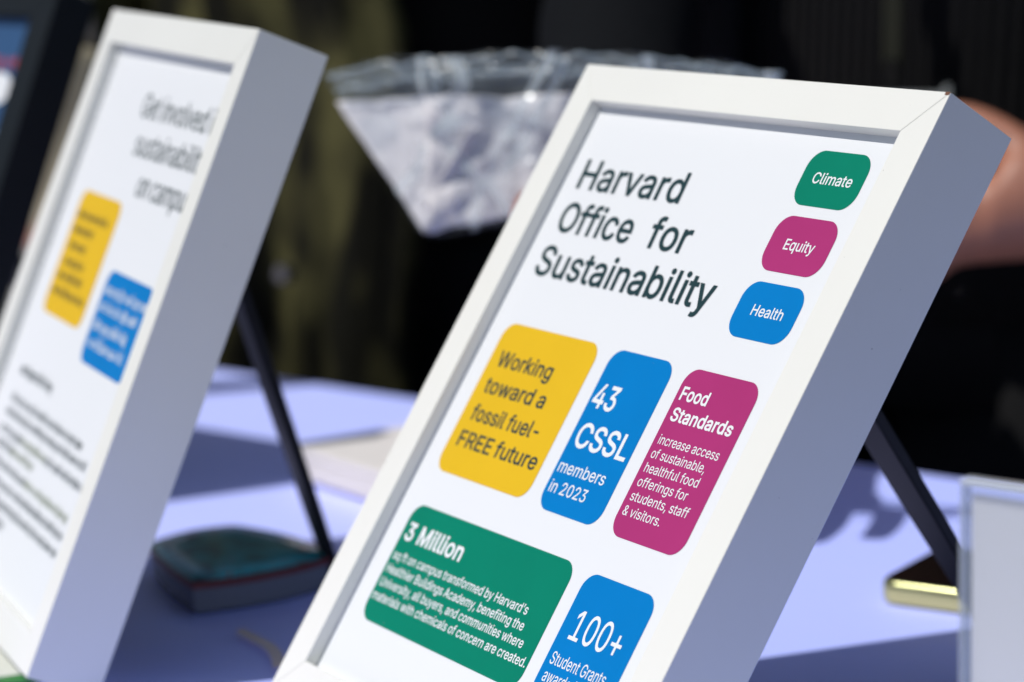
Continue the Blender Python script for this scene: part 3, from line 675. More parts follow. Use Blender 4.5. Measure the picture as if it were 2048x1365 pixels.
def teal_mat():
    m = mat('teal_mottle', (0.012, 0.16, 0.18), 0.35, coat=1.0, coat_rough=0.2)
    n = m.node_tree
    p = n.nodes['Principled BSDF']
    tc = n.nodes.new('ShaderNodeTexCoord')
    nz = n.nodes.new('ShaderNodeTexNoise')
    nz.inputs['Scale'].default_value = 38
    nz.inputs['Detail'].default_value = 3
    nz.inputs['Distortion'].default_value = 1.2
    n.links.new(tc.outputs['Object'], nz.inputs['Vector'])
    cr = n.nodes.new('ShaderNodeValToRGB')
    e = cr.color_ramp.elements
    e[0].position, e[0].color = 0.34, (0.01, 0.10, 0.13, 1)
    e[1].position, e[1].color = 0.62, (0.02, 0.56, 0.64, 1)
    k = e.new(0.48)
    k.color = (0.03, 0.42, 0.42, 1)
    k = e.new(0.70)
    k.color = (0.30, 0.17, 0.09, 1)
    n.links.new(nz.outputs['Fac'], cr.inputs['Fac'])
    n.links.new(cr.outputs['Color'], p.inputs['Base Color'])
    return m


zt = 0.0175
qa = on_table(292, 1088, zt)     # left tip
qb = on_table(384, 1168, zt)     # near corner
qd = on_table(668, 1112, zt)     # right tip
qc = on_table(470, 1049, zt)     # far bulge
ctrb = (qa + qb + qc + qd) / 4


def bow(a, b, k, n=8):
    r = []
    out = ((a + b) / 2 - ctrb)
    out.z = 0
    out.normalize()
    for s in range(n):
        t = s / n
        r.append(a.lerp(b, t) + out * (k * 4 * t * (1 - t)))
    return r


loop = bow(qa, qb, 0.003) + bow(qb, qd, 0.007, 12) + bow(qd, qc, 0.009, 10) + bow(qc, qa, 0.009)
orgM = Matrix.Translation((ctrb.x, ctrb.y, TZ))
bx = empty('box', orgM, 'small rounded box with mottled teal top and red rim, in shade between the frames', 'box')


def lev(k, z):
    return [Vector((ctrb.x, ctrb.y, 0)) * 0 + Vector(((p.x - ctrb.x) * k, (p.y - ctrb.y) * k, z)) for p in loop]


r = MB()
r.loft([lev(0.90, 0.0008), lev(0.94, 0.002), lev(0.975, zt - 0.0035)])
r.build('tray_wall', M_wall, bx)
r = MB()
r.loft([lev(0.972, zt - 0.0034), lev(1.0, zt - 0.0028), lev(1.0, zt - 0.0006), lev(0.965, zt)])
r.build('rim', M_rim, bx)
r = MB()
r.loft([lev(0.955, zt - 0.001), lev(0.93, zt + 0.0006), lev(0.6, zt + 0.0022), lev(0.2, zt + 0.0030)])
r.build('mottled_top', teal_mat(), bx, smooth=True)

# white folded stack behind the left strut
M_sheet = mat('white_sheets', (0.76, 0.74, 0.74), 0.6, bump=(25, 0.2, 0.004))
s1 = on_table(574, 958)
s2 = on_table(742, 1012)
ex = (s2 - s1).normalized()
ey = Vector((-ex.y, ex.x, 0))
if ey.y < 0:
    ey = -ey
mwS = Matrix(((ex.x, ey.x, 0, s1.x), (ex.y, ey.y, 0, s1.y), (0, 0, 1, TZ), (0, 0, 0, 1)))
st = empty('paper_stack', mwS, 'stack of thick white folded sheets behind the black strut of the blurred frame', 'paper stack')
for k in range(3):
    r = MB()
    z0 = 0.003 + k * 0.0062
    pts = []
    for (cx, cy, a0) in ((0.145, 0.012, -90), (0.145, 0.155, 0), (0.012, 0.155, 90), (0.012, 0.012, 180)):
        for q in range(7):
            a = math.radians(a0 + 15 * q)
            pts.append((cx + 0.012 * math.cos(a) - 0.001 * (k % 2), cy + 0.012 * math.sin(a) + 0.0006 * k))
    r.loft([[(x, y, z0) for x, y in pts], [(x, y, z0 + 0.0058) for x, y in pts]])
    r.build('folded_sheet', M_sheet, st, bevel=0.0012)
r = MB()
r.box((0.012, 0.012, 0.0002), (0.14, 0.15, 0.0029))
r.build('under_shade', M_board, st)  # black slab stands in for the shadow beneath the stack

# phone
M_case = mat('gold_green_edge', (0.42, 0.43, 0.22), 0.25, 0.6, metallic=0.85)
M_glass = mat('black_screen', (0.002, 0.002, 0.002), 0.3, 0.02)
pl = on_table(1752, 1208)
px_ = Vector((0.84, -0.5426, 0)).normalized()
py_ = Vector((0.5426, 0.84, 0)).normalized()
mwP = Matrix(((px_.x, py_.x, 0, pl.x), (px_.y, py_.y, 0, pl.y), (0, 0, 1, TZ), (0, 0, 0, 1)))
ph = empty('phone', mwP, 'phone with black screen and shiny gold green edge lying on the tablecloth', 'phone')


def slab(x0, x1, y0, y1, r, zs):
    rings = []
    for z, ins in zs:
        pts = []
        for cx, cy, a0 in ((x1 - r, y0 + r, -90), (x1 - r, y1 - r, 0), (x0 + r, y1 - r, 90), (x0 + r, y0 + r, 180)):
            for q in range(9):
                a = math.radians(a0 + 90 * q / 8)
                pts.append((cx + (r - ins) * math.cos(a), cy + (r - ins) * math.sin(a), z))
        rings.append(pts)
    return rings


r = MB()
r.loft(slab(0, 0.155, 0, 0.076, 0.010, ((0.0004, 0.002), (0.0014, 0.0006), (0.0036, 0), (0.0085, 0), (0.0108, 0.0006), (0.0120, 0.0018))))
r.build('edge_band', M_case, ph, smooth=True)
r = MB()
r.loft(slab(0.0018, 0.1532, 0.0018, 0.0742, 0.009, ((0.0115, 0), (0.0123, 0.0002), (0.0126, 0.0008))))
r.build('screen', M_glass, ph)

# clear sign holder at the right edge
def clear_mat(name, tint, fac, rough=0.03, crease=None):
    m = bpy.data.materials.new(name)
    m.use_nodes = True
    n = m.node_tree
    p = n.nodes['Principled BSDF']
    p.inputs['Base Color'].default_value = (*tint, 1)
    p.inputs['Roughness'].default_value = rough
    p.inputs['Specular IOR Level'].default_value = 0.8
    tr = n.nodes.new('ShaderNodeBsdfTransparent')
    tr.inputs[0].default_value = (0.96, 0.97, 0.98, 1)
    mx = n.nodes.new('ShaderNodeMixShader')
    mx.inputs[0].default_value = fac
    n.links.new(tr.outputs[0], mx.inputs[1])
    n.links.new(p.outputs[0], mx.inputs[2])
    n.links.new(mx.outputs[0], n.nodes['Material Output'].inputs[0])
    if crease:
        tc = n.nodes.new('ShaderNodeTexCoord')
        vo = n.nodes.new('ShaderNodeTexVoronoi')
        vo.feature = 'DISTANCE_TO_EDGE'
        vo.inputs['Scale'].default_value = crease[0]
        mp = n.nodes.new('ShaderNodeMapping')
        mp.inputs['Scale'].default_value = (1.0, 1.0, 0.6)
        n.links.new(tc.outputs['Object'], mp.inputs[0])
        n.links.new(mp.outputs[0], vo.inputs['Vector'])
        mr = n.nodes.new('ShaderNodeMapRange')
        mr.inputs['From Min'].default_value = crease[1] * 0.5
        mr.inputs['From Max'].default_value = crease[1]
        mr.inputs['To Min'].default_value = crease[2]
        mr.inputs['To Max'].default_value = fac
        n.links.new(vo.outputs['Distance'], mr.inputs['Value'])
        n.links.new(mr.outputs[0], mx.inputs[0])
    return m


M_acryl = clear_mat('clear_acrylic', (0.80, 0.85, 0.87), 0.07)
M_acedge = clear_mat('acrylic_edge', (0.85, 0.90, 0.92), 0.45, 0.08)
a0 = at(1931, 957, 0.80)
hd = Vector((0.7506, -0.6608, 0))
nd = Vector((-0.6608, -0.7506, 0))           # printed side, toward the visitors
mwH = Matrix(((hd.x, -nd.x, 0, a0.x), (hd.y, -nd.y, 0, a0.y), (0, 0, 1, TZ), (0, 0, 0, 1)))
hz = a0.z - TZ
sh = empty('sign_holder', mwH, 'clear upright acrylic holder with blank white sheet, right edge beside the phone', 'sign holder')
r = MB()
r.box((0, -0.0030, 0.001), (0.21, -0.0008, hz))
r.box((0, 0.0008, 0.001), (0.21, 0.0030, hz))
r.build('acrylic_panel', M_acryl, sh, bevel=0.0004)
r = MB()
r.box((0.001, 0.0032, 0.0006), (0.21, 0.075, 0.003))
r.build('foot', M_acryl, sh)
r = MB()
r.box((-0.0002, -0.0031, hz - 0.0014), (0.21, 0.0031, hz + 0.0004))
r.box((-0.0003, -0.0031, 0.001), (0.0003, 0.0031, hz - 0.0014))
r.build('polished_edge', M_acedge, sh, smooth=True, bevel=0.0009)
r = MB()
r.box((0.0026, -0.0004, 0.004), (0.207, 0.0004, hz - 0.0042))
r.build('insert_sheet', mat('plain_sheet', (0.76, 0.76, 0.80), 0.55), sh)

# green bordered flyer tucked at the foot of the blurred frame
f0 = on_table(88, 1366)
fx, fy = Vector((0.3926, -0.9197, 0)).normalized(), Vector((0.9197, 0.3926, 0)).normalized()
mwF = Matrix(((fx.x, fy.x, 0, f0.x), (fx.y, fy.y, 0, f0.y), (0, 0, 1, TZ), (0, 0, 0, 1)))
fl = empty('flyer', mwF, 'pale flyer with green border lying below the blurred white frame', 'flyer')
r = MB()
r.box((-0.15, -0.20, 0.0003), (0, 0, 0.0023))
r.build('green_border', mat('leaf_green', (0.02, 0.20, 0.03), 0.4), fl)
r = MB()
r.box((-0.144, -0.195, 0.0022), (-0.010, -0.0035, 0.0026))
r.build('pale_panel', mat('pale_print', (0.70, 0.72, 0.68), 0.4, var=(25, 0.12)), fl)

# pale wavy strip standing for a patch of sunlight in the shade
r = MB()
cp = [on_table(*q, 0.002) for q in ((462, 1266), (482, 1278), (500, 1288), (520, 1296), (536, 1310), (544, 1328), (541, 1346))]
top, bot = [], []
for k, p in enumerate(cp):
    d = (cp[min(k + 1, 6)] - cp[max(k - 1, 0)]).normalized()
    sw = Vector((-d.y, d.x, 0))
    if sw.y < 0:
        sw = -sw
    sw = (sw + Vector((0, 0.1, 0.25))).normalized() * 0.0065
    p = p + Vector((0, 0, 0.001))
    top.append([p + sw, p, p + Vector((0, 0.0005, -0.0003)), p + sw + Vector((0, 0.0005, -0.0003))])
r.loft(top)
tag(r.build('sunlight_strip', mat('peach_sunlight', (0.92, 0.74, 0.66), 0.4, 0.5), subsurf=1), 'short wavy peach strip shaped as sunlight on the shaded blue cloth below the teal box', 'sunlight_strip')

# ------------------------------------------------------------------ clear bag with papers
M_film = clear_mat('crinkled_film', (0.66, 0.74, 0.80), 0.08, 0.17, crease=(15, 0.045, 0.5))


def quadgrid(c, nx, ny, amp, seed, freq=26, push=0.0):
    """c: top-left, top-right, bottom-right, bottom-left corner paths -> crumpled grid"""
    rows = []
    nrm = (c[1] - c[0]).cross(c[3] - c[0]).normalized()
    if nrm.y > 0:
        nrm = -nrm
    for j in range(ny + 1):
        row = []
        for i in range(nx + 1):
            s, t = i / nx, j / ny
            p = c[0].lerp(c[1], s).lerp(c[3].lerp(c[2], s), t)
            q = Vector((s * 4.6 + seed, t * 2.6, seed * 3.1))
            d = noise.noise(q * 0.6) * 0.8 + abs(noise.noise(q * 1.2)) * 0.9 + abs(noise.noise(q * 2.6 + Vector((3, 1, 5)))) * 0.35 + noise.noise(q * 6.0) * 0.32 * max(0.0, 1 - 3.5 * t)
            row.append(p + nrm * (amp * d + push) + Vector((0, 0, amp * 0.25 * noise.noise(q * 1.7 + Vector((9, 2, 1))))))
        rows.append(row)
    return rows


def gridmesh(mb, rows):
    mb.loft(rows, cap=False, closed=False)


bag_o = at(960, 300, 1.46)
mwG = Matrix.Translation(at(900, 440, 1.46))
bag = empty('plastic_bag', mwG, 'crinkled clear plastic bag of white papers held up behind the sharp frame', 'plastic bag')
inv = mwG.inverted()


def loc(rows):
    return [[inv @ p for p in r] for r in rows]


bagc = [at(656, 152, 1.50), at(1565, 150, 1.40), at(1500, 385, 1.41), at(850, 470, 1.465)]


def bagrows(nx, ny, seed, amp, push):
    rows = quadgrid(bagc, nx, ny, amp, seed, push=push)
    # raise the mouth in the middle, as the photo shows
    for i in range(nx + 1):
        s = i / nx
        bump = 0.0105 * math.sin(min(1, s * 1.05) * math.pi) ** 0.6
        for j in range(ny + 1):
            t = j / ny
            rows[j][i] = rows[j][i] + Vector((0, 0, bump * (1 - t) ** 1.5))
    return rows


for seed, push in ((1.3, 0.006), (4.7, -0.006)):
    r = MB()
    gridmesh(r, loc(bagrows(110, 44, seed, 0.011, push)))
    r.build('film', M_film, bag)
# zip strip along the mouth
zr = bagrows(90, 40, 1.3, 0.004, 0.0)
r = MB()
gridmesh(r, loc([[p + Vector((0, -0.002, -0.001)) for p in zr[2]], [p + Vector((0, -0.004, -0.004)) for p in zr[3]], [p + Vector((0, -0.002, -0.007)) for p in zr[4]]]))
r.build('zip_strip', clear_mat('blue_tinted_strip', (0.40, 0.52, 0.60), 0.10, 0.06), bag)
# unseen folds in the bag's right half, added to cast lattice shadows
fr_ = bagrows(90, 40, 1.3, 0.004, 0.0)
M_shadow_fold = clear_mat('shadow_fold_film', (0.60, 0.66, 0.72), 0.72, 0.15)
for k, (cells, rad) in enumerate((
        ([(58 + i, 8 + int(i * 0.25)) for i in range(0, 31, 3)], 0.0016), ([(56 + i, 17 + int(2 * math.sin(i * 0.2))) for i in range(0, 33, 3)], 0.0013),
        ([(57 + i, 27 - int(i * 0.2)) for i in range(0, 32, 3)], 0.0015), ([(62 + int(j * 0.30), j) for j in range(3, 38, 4)], 0.0034),
        ([(76 + int(j * 0.18), j) for j in range(3, 38, 4)], 0.0042))):
    r = MB()
    r.tube([inv @ (fr_[j][i] + Vector((0, 0.001, 0.0015 * noise.noise(Vector((i * 0.3, j * 0.3, k)))))) for i, j in cells],
           [rad * (0.7 + 0.7 * abs(noise.noise(Vector((i * 0.5, j * 0.4, k + 3))))) for i, j in cells], 8)
    r.build('shadow_fold', M_shadow_fold, bag, smooth=True)
# rounded, wavering bead of the zip and of the heat-sealed mouth
M_bead = clear_mat('clear_bead', (0.55, 0.66, 0.72), 0.35, 0.12)
for j, rr_, sd_ in ((4, 0.0012, 3.0), (2, 0.0008, 5.5), (0, 0.0010, 8.0)):
    path = [zr[j][i] + Vector((0, -0.006, 0.004 * noise.noise(Vector((i * 0.22, sd_, 0))))) for i in range(91)]
    r = MB()
    r.tube([inv @ p for p in path], [rr_ * (0.75 + 0.9 * abs(noise.noise(Vector((i * 0.7, sd_, 4))))) for i in range(91)], 10)
    r.build('zip_bead', M_bead, bag, smooth=True)
# folded papers inside
M_paper_in = mat('bagged_paper', (0.82, 0.80, 0.83), 0.55, bump=(30, 0.3, 0.004))


def bag_paper(c, nx, ny, amp, seed, push=0.0):
    r = MB()
    gridmesh(r, loc(quadgrid(c, nx, ny, amp, seed, push=push)))
    return r.build('paper_sheet', M_paper_in, bag, smooth=True)


o = bag_paper([at(676, 206, 1.500), at(900, 190, 1.468), at(930, 300, 1.462), at(850, 467, 1.464)], 24, 24, 0.003, 2.2)
o2 = bag_paper([at(850, 198, 1.462), at(1180, 190, 1.470), at(1165, 405, 1.448), at(858, 466, 1.456)], 30, 30, 0.007, 8.1)
o3 = bag_paper([at(935, 262, 1.452), at(1010, 232, 1.466), at(930, 418, 1.470), at(845, 420, 1.458)], 12, 12, 0.002, 4.9)
for q in (o, o2, o3):
    s = q.modifiers.new('solid', 'SOLIDIFY')
    s.thickness = 0.0008

# ------------------------------------------------------------------ people
M_skin = mat('skin', (0.40, 0.175, 0.115), 0.5, 0.4, var=(30, 0.15), sss=0.15)
M_lip = mat('lips', (0.30, 0.09, 0.075), 0.45)
M_hair = mat('dark_hair', (0.02, 0.014, 0.010), 0.5)


def knit_mat():
    m = mat('black_rib_knit', (0.0075, 0.0075, 0.0085), 0.85, 0.15)
    n = m.node_tree
    p = n.nodes['Principled BSDF']
    tc = n.nodes.new('ShaderNodeTexCoord')
    wv = n.nodes.new('ShaderNodeTexWave')
    wv.bands_direction = 'X'
    wv.inputs['Scale'].default_value = 38
    wv.inputs['Distortion'].default_value = 0.6
    n.links.new(tc.outputs['Object'], wv.inputs['Vector'])
    b = n.nodes.new('ShaderNodeBump')
    b.inputs['Strength'].default_value = 1.0
    b.inputs['Distance'].default_value = 0.004
    n.links.new(wv.outputs['Fac'], b.inputs['Height'])
    n.links.new(b.outputs['Normal'], p.inputs['Normal'])
    return m


M_knit = knit_mat()
M_navy = mat('dark_jacket', (0.0055, 0.0062, 0.0078), 0.85, 0.06, bump=(60, 0.4, 0.004))
M_olive = mat('olive_jacket', (0.060, 0.056, 0.023), 0.8, 0.1, bump=(70, 0.3, 0.004))
_n = M_olive.node_tree
_tc = _n.nodes.new('ShaderNodeTexCoord')
_mp = _n.nodes.new('ShaderNodeMapping')
_mp.inputs['Scale'].default_value = (1.0, 1.0, 0.42)
_nz = _n.nodes.new('ShaderNodeTexNoise')          # mottles olive with near-black patches
_nz.inputs['Scale'].default_value = 17
_nz.inputs['Detail'].default_value = 2
_cr = _n.nodes.new('ShaderNodeValToRGB')
_cr.color_ramp.elements[0].position, _cr.color_ramp.elements[0].color = 0.46, (0.008, 0.008, 0.005, 1)
_cr.color_ramp.elements[1].position, _cr.color_ramp.elements[1].color = 0.62, (0.085, 0.080, 0.031, 1)
_n.links.new(_tc.outputs['Object'], _mp.inputs[0])
_n.links.new(_mp.outputs[0], _nz.inputs['Vector'])
_n.links.new(_nz.outputs['Fac'], _cr.inputs['Fac'])
_n.links.new(_cr.outputs['Color'], _n.nodes['Principled BSDF'].inputs['Base Color'])
M_blackshirt = mat('black_shirt', (0.007, 0.0065, 0.0055), 0.85, 0.15)
M_trouser = mat('black_trousers', (0.009, 0.009, 0.010), 0.85, 0.15)


def skin_body(name, verts, edges, radii, m, parent, levels=2):
    me = bpy.data.meshes.new(name)
    me.from_pydata([tuple(v) for v in verts], edges, [])
    me.materials.append(m)
    o = bpy.data.objects.new(name, me)
    COL.objects.link(o)
    o.parent = parent
    lay = me.skin_vertices[0] if me.skin_vertices else None
    sm = o.modifiers.new('skin', 'SKIN')
    sm.use_smooth_shade = True
    sv = me.skin_vertices[0].data
    for k, rr_ in enumerate(radii):
        sv[k].radius = (rr_, rr_) if not isinstance(rr_, tuple) else rr_
        sv[k].use_root = (k == 0)
    s = o.modifiers.new('subsurf', 'SUBSURF')
    s.levels = s.render_levels = levels
    return o


def hand_chain(V, E, R, wrist_i, wrist, d, palm_n, curl, thumb_side, size=1.0, spread=1.0):
    """adds palm, four fingers and a thumb to a skin skeleton; d = direction wrist->fingers"""
    d = d.normalized()
    n = (palm_n - d * palm_n.dot(d)).normalized()
    sde = d.cross(n).normalized() * thumb_side
    S = size

    def add(p, r, par):
        V.append(p)
        R.append(r)
        E.append((par, len(V) - 1))
        return len(V) - 1
    mid = add(wrist + d * 0.035 * S, (0.024 * S), wrist_i)
    knk = add(wrist + d * 0.070 * S, (0.022 * S), mid)
    for k, (off, ln) in enumerate(((0.030, 0.88), (0.010, 1.0), (-0.010, 0.93), (-0.029, 0.74))):
        base_ = add(wrist + d * 0.088 * S + sde * off * spread * S, 0.0105 * S, knk)
        p = V[base_]
        ang = 0
        par = base_
        for seg, r_ in ((0.040, 0.0098), (0.026, 0.009), (0.021, 0.0078)):
            ang += curl * (1.0 + 0.1 * k)
            dd = d * math.cos(ang) + n * math.sin(ang)
            p = p + dd * seg * ln * S
            par = add(p, r_ * S, par)
    t = add(wrist + d * 0.030 * S + sde * 0.030 * S + n * 0.006, 0.014 * S, mid)
    t = add(wrist + d * 0.062 * S + sde * 0.046 * S + n * 0.016, 0.011 * S, t)
    add(wrist + d * 0.086 * S + sde * 0.044 * S + n * 0.028, 0.0095 * S, t)


def person(label, org, height, jac, arms, torso_mat, hands):
    """org on the ground; local X = the person's left, -Y = the way they face"""
    ang = math.atan2(-0.6608, 0.7506)
    mw = Matrix.Translation(org) @ Matrix.Rotation(ang, 4, 'Z')
    root = empty('person', mw, label, 'person')
    inv = mw.inverted()
    k = height / 1.72
    V = [Vector((0, 0, 0.95)), Vector((0, 0, 1.10)), Vector((0, 0.01, 1.30)), Vector((0, 0.015, 1.43)), Vector((0, 0, 1.50)), Vector((0, -0.015, 1.58)), Vector((0, -0.02, 1.68))]
    V = [v * k for v in V]
    R = [0.135, 0.12, 0.135, 0.09, 0.055, 0.078, 0.082]
    E = [(0, 1), (1, 2), (2, 3), (3, 4), (4, 5), (5, 6)]
    for q, rr_ in ((Vector((0, -0.098, 1.585)), 0.013), (Vector((0.083, 0.0, 1.59)), 0.016), (Vector((-0.083, 0.0, 1.59)), 0.016)):
        V.append(q * k)                     # nose and ears
        R.append(rr_)
        E.append((5, len(V) - 1))
    for sx in (-1, 1):
        i = len(V)
        V += [Vector((0.095 * sx, 0, 0.88)) * k, Vector((0.10 * sx, -0.01, 0.48)) * k, Vector((0.10 * sx, 0.02, 0.08)) * k, Vector((0.115 * sx, -0.13, 0.035))]
        R += [0.085, 0.055, 0.042, 0.034]
        E += [(0, i), (i, i + 1), (i + 1, i + 2), (i + 2, i + 3)]
    wr = []
    for (sho, elb, wri) in arms:
        i = len(V)
        V += [inv @ sho, inv @ elb, inv @ wri]
        R += [0.042, 0.036, 0.030]
        E += [(2, i), (i, i + 1), (i + 1, i + 2)]
        wr.append(i + 2)
    for (ai, d, n, curl, ts, size, spread) in hands:
        m3 = inv.to_3x3()
        hand_chain(V, E, R, wr[ai], V[wr[ai]], m3 @ d, m3 @ n, curl, ts, size, spread)
    body = skin_body('body', V, E, R, M_skin, root)
    # face and hair
    hd_ = V[5]
    h = MB()
    rings = []
    for z, rr_ in ((-0.02, 0.088), (0.04, 0.098), (0.09, 0.094), (0.13, 0.070), (0.155, 0.03)):
        rings.append([(hd_.x + rr_ * math.cos(a), hd_.y + 0.018 + rr_ * 1.05 * math.sin(a) * (1 if math.sin(a) > 0 else 0.75), hd_.z + 0.02 + z) for a in [2 * math.pi * s / 20 for s in range(20)]])
    h.loft(rings)
    h.build('hair', M_hair, root, smooth=True)
    for sx in (-1, 1):
        e = MB()
        c = hd_ + Vector((0.030 * sx, -0.083, 0.045))
        e.loft([[(c.x + 0.011 * q * math.cos(a), c.y + 0.004 - 0.004 * q2, c.z + 0.006 * q * math.sin(a)) for a in [2 * math.pi * s / 10 for s in range(10)]] for q, q2 in ((1, 0), (0.7, 1), (0.2, 1.4))])
        e.build('eye', M_hair, root, smooth=True)
    e = MB()
    c = hd_ + Vector((0, -0.074, -0.045))
    e.loft([[(c.x + 0.024 * q * math.cos(a), c.y - 0.006 * q2, c.z + 0.007 * q * math.sin(a)) for a in [2 * math.pi * s / 12 for s in range(12)]] for q, q2 in ((1, 0), (0.7, 1), (0.2, 1.4))])
    e.build('mouth', M_lip, root, smooth=True)
    # torso garment
    t = MB()
    rings = []
    for z, rx, ry in ((0.80, 0.190, 0.138), (0.86, 0.195, 0.14), (0.95, 0.190, 0.135), (1.05, 0.178, 0.128), (1.18, 0.180, 0.13), (1.32, 0.195, 0.13), (1.41, 0.16, 0.105), (1.46, 0.09, 0.075)):
        rings.append([(rx * math.cos(a), ry * math.sin(a), z * k) for a in [2 * math.pi * s / 48 for s in range(48)]])
    t.loft(rings)
    t.build('sweater', torso_mat, root, smooth=True)
    # trousers
    t = MB()
    t.loft([[(rx * math.cos(a), ry * math.sin(a), z * k) for a in [2 * math.pi * s / 32 for s in range(32)]] for z, rx, ry in ((0.74, 0.178, 0.128), (0.85, 0.180, 0.128))])
    for sx in (-1, 1):
        t.tube([Vector((0.098 * sx, 0, 0.86)) * k, Vector((0.105 * sx, -0.005, 0.48)) * k, Vector((0.105 * sx, 0.02, 0.07)) * k], [0.098, 0.075, 0.065])
    t.build('trousers', M_trouser, root, smooth=True)
    return root, inv, k


# --- black knit, on the right
orgK = Vector((0.285, 1.915, 0))
grip = at(1208, 422, 1.405)
gw = grip + Vector((0.012, 0.105, 0.008))
hR = at(2190, 430, 1.64)
armsK = [(Vector((0.135, 2.03, 1.34)), Vector((0.085, 1.86, 1.075)), gw),
         (Vector((0.43, 1.78, 1.34)), Vector((0.50, 1.72, 1.04)), hR)]
kn, invK, kk = person('person in black ribbed sweater and lanyard holding the clear bag behind the sharp frame', orgK, 1.70, None, armsK, M_knit,
                      [(0, grip - gw, Vector((0.0, -0.2, -1.0)), 0.16, 1, 0.85, 1.75),
                       (1, at(1960, 436, 1.655) - hR, Vector((0.45, 0.85, -0.1)), 0.55, -1, 1.32, 1.0)])
# open dark jacket: a shell round the right side and back of the torso, plus sleeves
j = MB()
rings = []
for z, e in ((0.79, 0.026), (0.84, 0.028), (0.90, 0.026), (0.97, 0.024), (1.05, 0.022), (1.18, 0.02), (1.32, 0.02), (1.42, 0.015)):
    rx, ry = (0.192 + e, 0.137 + e) if z < 1.35 else (0.165 + e, 0.108 + e)
    ring = []
    for s in range(60):
        a = math.radians(-98 - s * 258 / 59)         # from front centre round the right arm and back to the left
        f = 1 + 0.02 * noise.noise(Vector((s * 0.35, z * 5, 3)))
        ring.append((rx * f * math.cos(a), ry * f * math.sin(a), z * kk))
    rings.append(ring)
j.loft(rings, cap=False, closed=False)
o = j.build('jacket', M_navy, kn, smooth=True)
s = o.modifiers.new('solid', 'SOLIDIFY')
s.thickness = 0.006


def sleeve(root, inv, a, b, c, m, r0=0.068, r1=0.056, r2=0.044, frac=0.93, name='sleeve'):
    root_z = inv @ a
    inner = inv.inverted() @ Vector((root_z.x * 0.45, root_z.y * 0.4, root_z.z + 0.035))
    pts, rad = [inner, inner.lerp(a, 0.55)], [r0 * 0.8, r0 * 1.08]
    rnd = random.Random(11)
    for q in range(9):
        t = q / 8
        pts.append(a.lerp(b, t))
        rad.append((r0 * (1 - t) + r1 * t) * rnd.uniform(0.95, 1.06))
    for q in range(1, 10):
        t = q / 9 * frac
        pts.append(b.lerp(c, t))
        rad.append((r1 * (1 - t) + r2 * t) * rnd.uniform(0.94, 1.07))
    mb = MB()
    mb.tube([inv @ p for p in pts], rad, 20)
    return mb.build(name, m, root, smooth=True)


sleeve(kn, invK, *armsK[0], M_navy)
sleeve(kn, invK, *armsK[1], M_knit)

# lanyard strap and badge hanging on the sweater front
lz = at(1785, 60, 1.735)
M_strap = mat('grey_olive_strap', (0.016, 0.017, 0.012), 0.8, 0.1)
ly = empty('lanyard', Matrix.Translation(at(1866, 240, 1.715)), 'grey olive lanyard with white badge on the black sweater', 'lanyard')
iv = Matrix.Translation(at(1866, 240, 1.715)).inverted()
r = MB()
pa, pb = at(1783, 128, 1.735), at(1786, -140, 1.745)
sx = Vector((0.0052, -0.0040, 0))
nn = Vector((0.001, 0.0012, 0))
r.hexa([iv @ (pa - sx), iv @ (pa + sx), iv @ (pa + sx + nn), iv @ (pa - sx + nn)], [iv @ (pb - sx), iv @ (pb + sx), iv @ (pb + sx + nn), iv @ (pb - sx + nn)])
r.build('strap', M_strap, ly)
for sx_ in (-1, 1):
    nk = invK.inverted() @ Vector((0.075 * sx_, -0.055, 1.455))
    r = MB()
    md = pb.lerp(nk, 0.55) + Vector((-0.025, -0.03, 0))
    r.tube([iv @ pb, iv @ md, iv @ nk], 0.006, 8, 0.3)
    r.build('neck_strap', M_strap, ly, smooth=True)
r = MB()
pa2 = at(1786, 172, 1.713)
r.tube([iv @ pa, iv @ pa2], [0.005, 0.003], 10)
r.build('clip', mat('dark_metal', (0.03, 0.03, 0.032), 0.3, metallic=0.8), ly)
b0, b1 = at(1716, 171, 1.712), at(1916, 171, 1.700)
ex = (b1 - b0)
L = ex.length
ex.normalize()
pts = []
for cx, cz, a0_ in ((L - 0.005, -0.005, 90), (0.005, -0.005, 180), (0.005, -0.085, 270), (L - 0.005, -0.085, 0)):
    for q in range(7):
        a = math.radians(a0_ + 15 * q)
        pts.append((cx + 0.005 * math.cos(a), cz + 0.005 * math.sin(a)))
r = MB()
dn = Vector((0, 0.002, 0))
r.hexa([iv @ (b0 + ex * x + Vector((0, 0, z))) for x, z in pts], [iv @ (b0 + ex * x + Vector((0, 0, z)) + dn) for x, z in pts])
r.build('badge', mat('badge_sleeve', (0.42, 0.47, 0.46), 0.3, 0.6), ly)

# --- olive jacket, on the left
orgO = Vector((-0.095, 2.235, 0))
armsO = [(Vector((-0.265, 2.36, 1.36)), Vector((-0.345, 2.33, 1.09)), Vector((-0.385, 2.16, 0.93))),
         (Vector((0.07, 2.08, 1.36)), Vector((0.20, 2.14, 1.10)), Vector((0.24, 2.02, 0.90)))]
ol, invO, ko = person('person in olive jacket over black shirt standing behind the blurred white frame', orgO, 1.74, None, armsO, M_blackshirt,
                      [(0, Vector((-0.1, -0.4, -0.9)), Vector((0.9, 0.2, -0.1)), 0.3, 1, 0.9, 1.0),
                       (1, Vector((-0.7, -0.3, -0.5)), Vector((0.1, 0.5, -0.7)), 0.4, -1, 0.9, 1.0)])


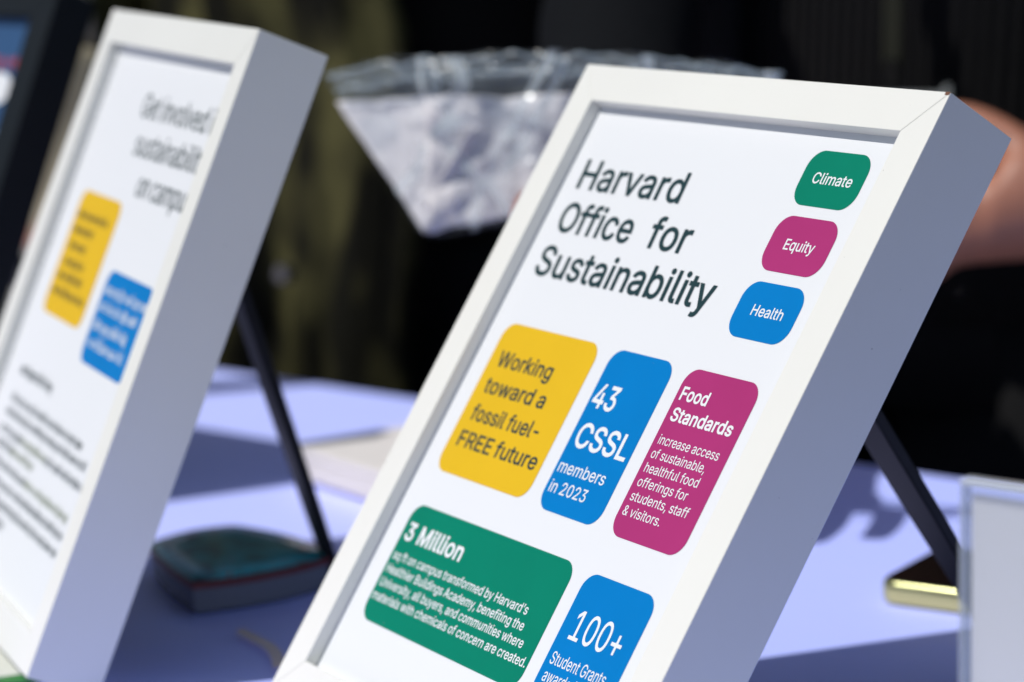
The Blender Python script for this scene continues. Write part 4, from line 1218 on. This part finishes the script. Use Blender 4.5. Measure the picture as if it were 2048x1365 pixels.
def jacket_side(a0_, a1_, seed):
    rings = []
    n = 70
    for zi in range(26):
        z = 0.62 + zi * 0.033
        t = (z - 0.62) / 0.83
        rx, ry = 0.245 - 0.02 * t, 0.185 - 0.02 * t
        if z > 1.36:
            rx -= (z - 1.36) * 0.6
            ry -= (z - 1.36) * 0.4
        ring = []
        for s in range(n):
            aa = a0_ + 22 * noise.noise(Vector((z * 3.1, seed, 7)))
            a = math.radians(aa + (a1_ - aa) * s / (n - 1))
            f = 1 + 0.10 * noise.noise(Vector((s * 0.16 + seed, z * 1.6, seed))) + 0.24 * abs(noise.noise(Vector((s * 0.55, z * 2.6 + seed, 1))))
            ring.append((rx * f * math.cos(a), ry * f * math.sin(a), z * ko))
        rings.append(ring)
    mb = MB()
    mb.loft(rings, cap=False, closed=False)
    o = mb.build('jacket', M_olive, ol, smooth=True)
    sm = o.modifiers.new('solid', 'SOLIDIFY')
    sm.thickness = 0.005
    return o


jk = jacket_side(-58, -330, 2.4)
sleeve(ol, invO, *armsO[0], M_olive, 0.08, 0.066, 0.052)
sleeve(ol, invO, *armsO[1], M_blackshirt, 0.075, 0.062, 0.05)
# pocket flap and button on the olive jacket
bp = at(568, 548, 1.98)
r = MB()
q = invO @ bp
r.tube([q + Vector((0, 0.004, 0)), q - Vector((0, 0.004, 0))], [0.0075, 0.0065], 16)
r.build('button', mat('dark_button', (0.03, 0.032, 0.03), 0.25, 0.7), jk)

# crumpled beige tote standing behind the black frame
M_canvas = mat('beige_canvas', (0.30, 0.27, 0.19), 0.85, 0.2, bump=(60, 0.4, 0.004), var=(14, 0.3))
tp = on_table(120, 560)
td = 1.86
tc_ = at(154, 330, td)
mwT = Matrix.Translation((tc_.x, tc_.y, TZ))
tt = empty('tote_bag', mwT, 'crumpled beige canvas bag standing behind the black picture frame', 'bag')
r = MB()
rings = []
for z, rx, ry in ((0.001, 0.030, 0.022), (0.03, 0.036, 0.028), (0.10, 0.034, 0.026), (0.17, 0.029, 0.022), (0.22, 0.032, 0.018), (0.25, 0.026, 0.012)):
    rings.append([(rx * math.cos(a) * (1 + 0.25 * noise.noise(Vector((math.cos(a) * 1.5, math.sin(a) * 1.5, z * 22)))), ry * math.sin(a), z) for a in [2 * math.pi * s / 40 for s in range(40)]])
r.loft(rings)
r.build('sack', M_canvas, tt, smooth=True, subsurf=1)
r = MB()
r.tube([(-0.015, 0, 0.24), (-0.012, -0.004, 0.285), (0.0, -0.006, 0.302), (0.012, -0.004, 0.285), (0.015, 0, 0.24)], 0.0035, 8)
r.build('handle', M_canvas, tt, smooth=True)
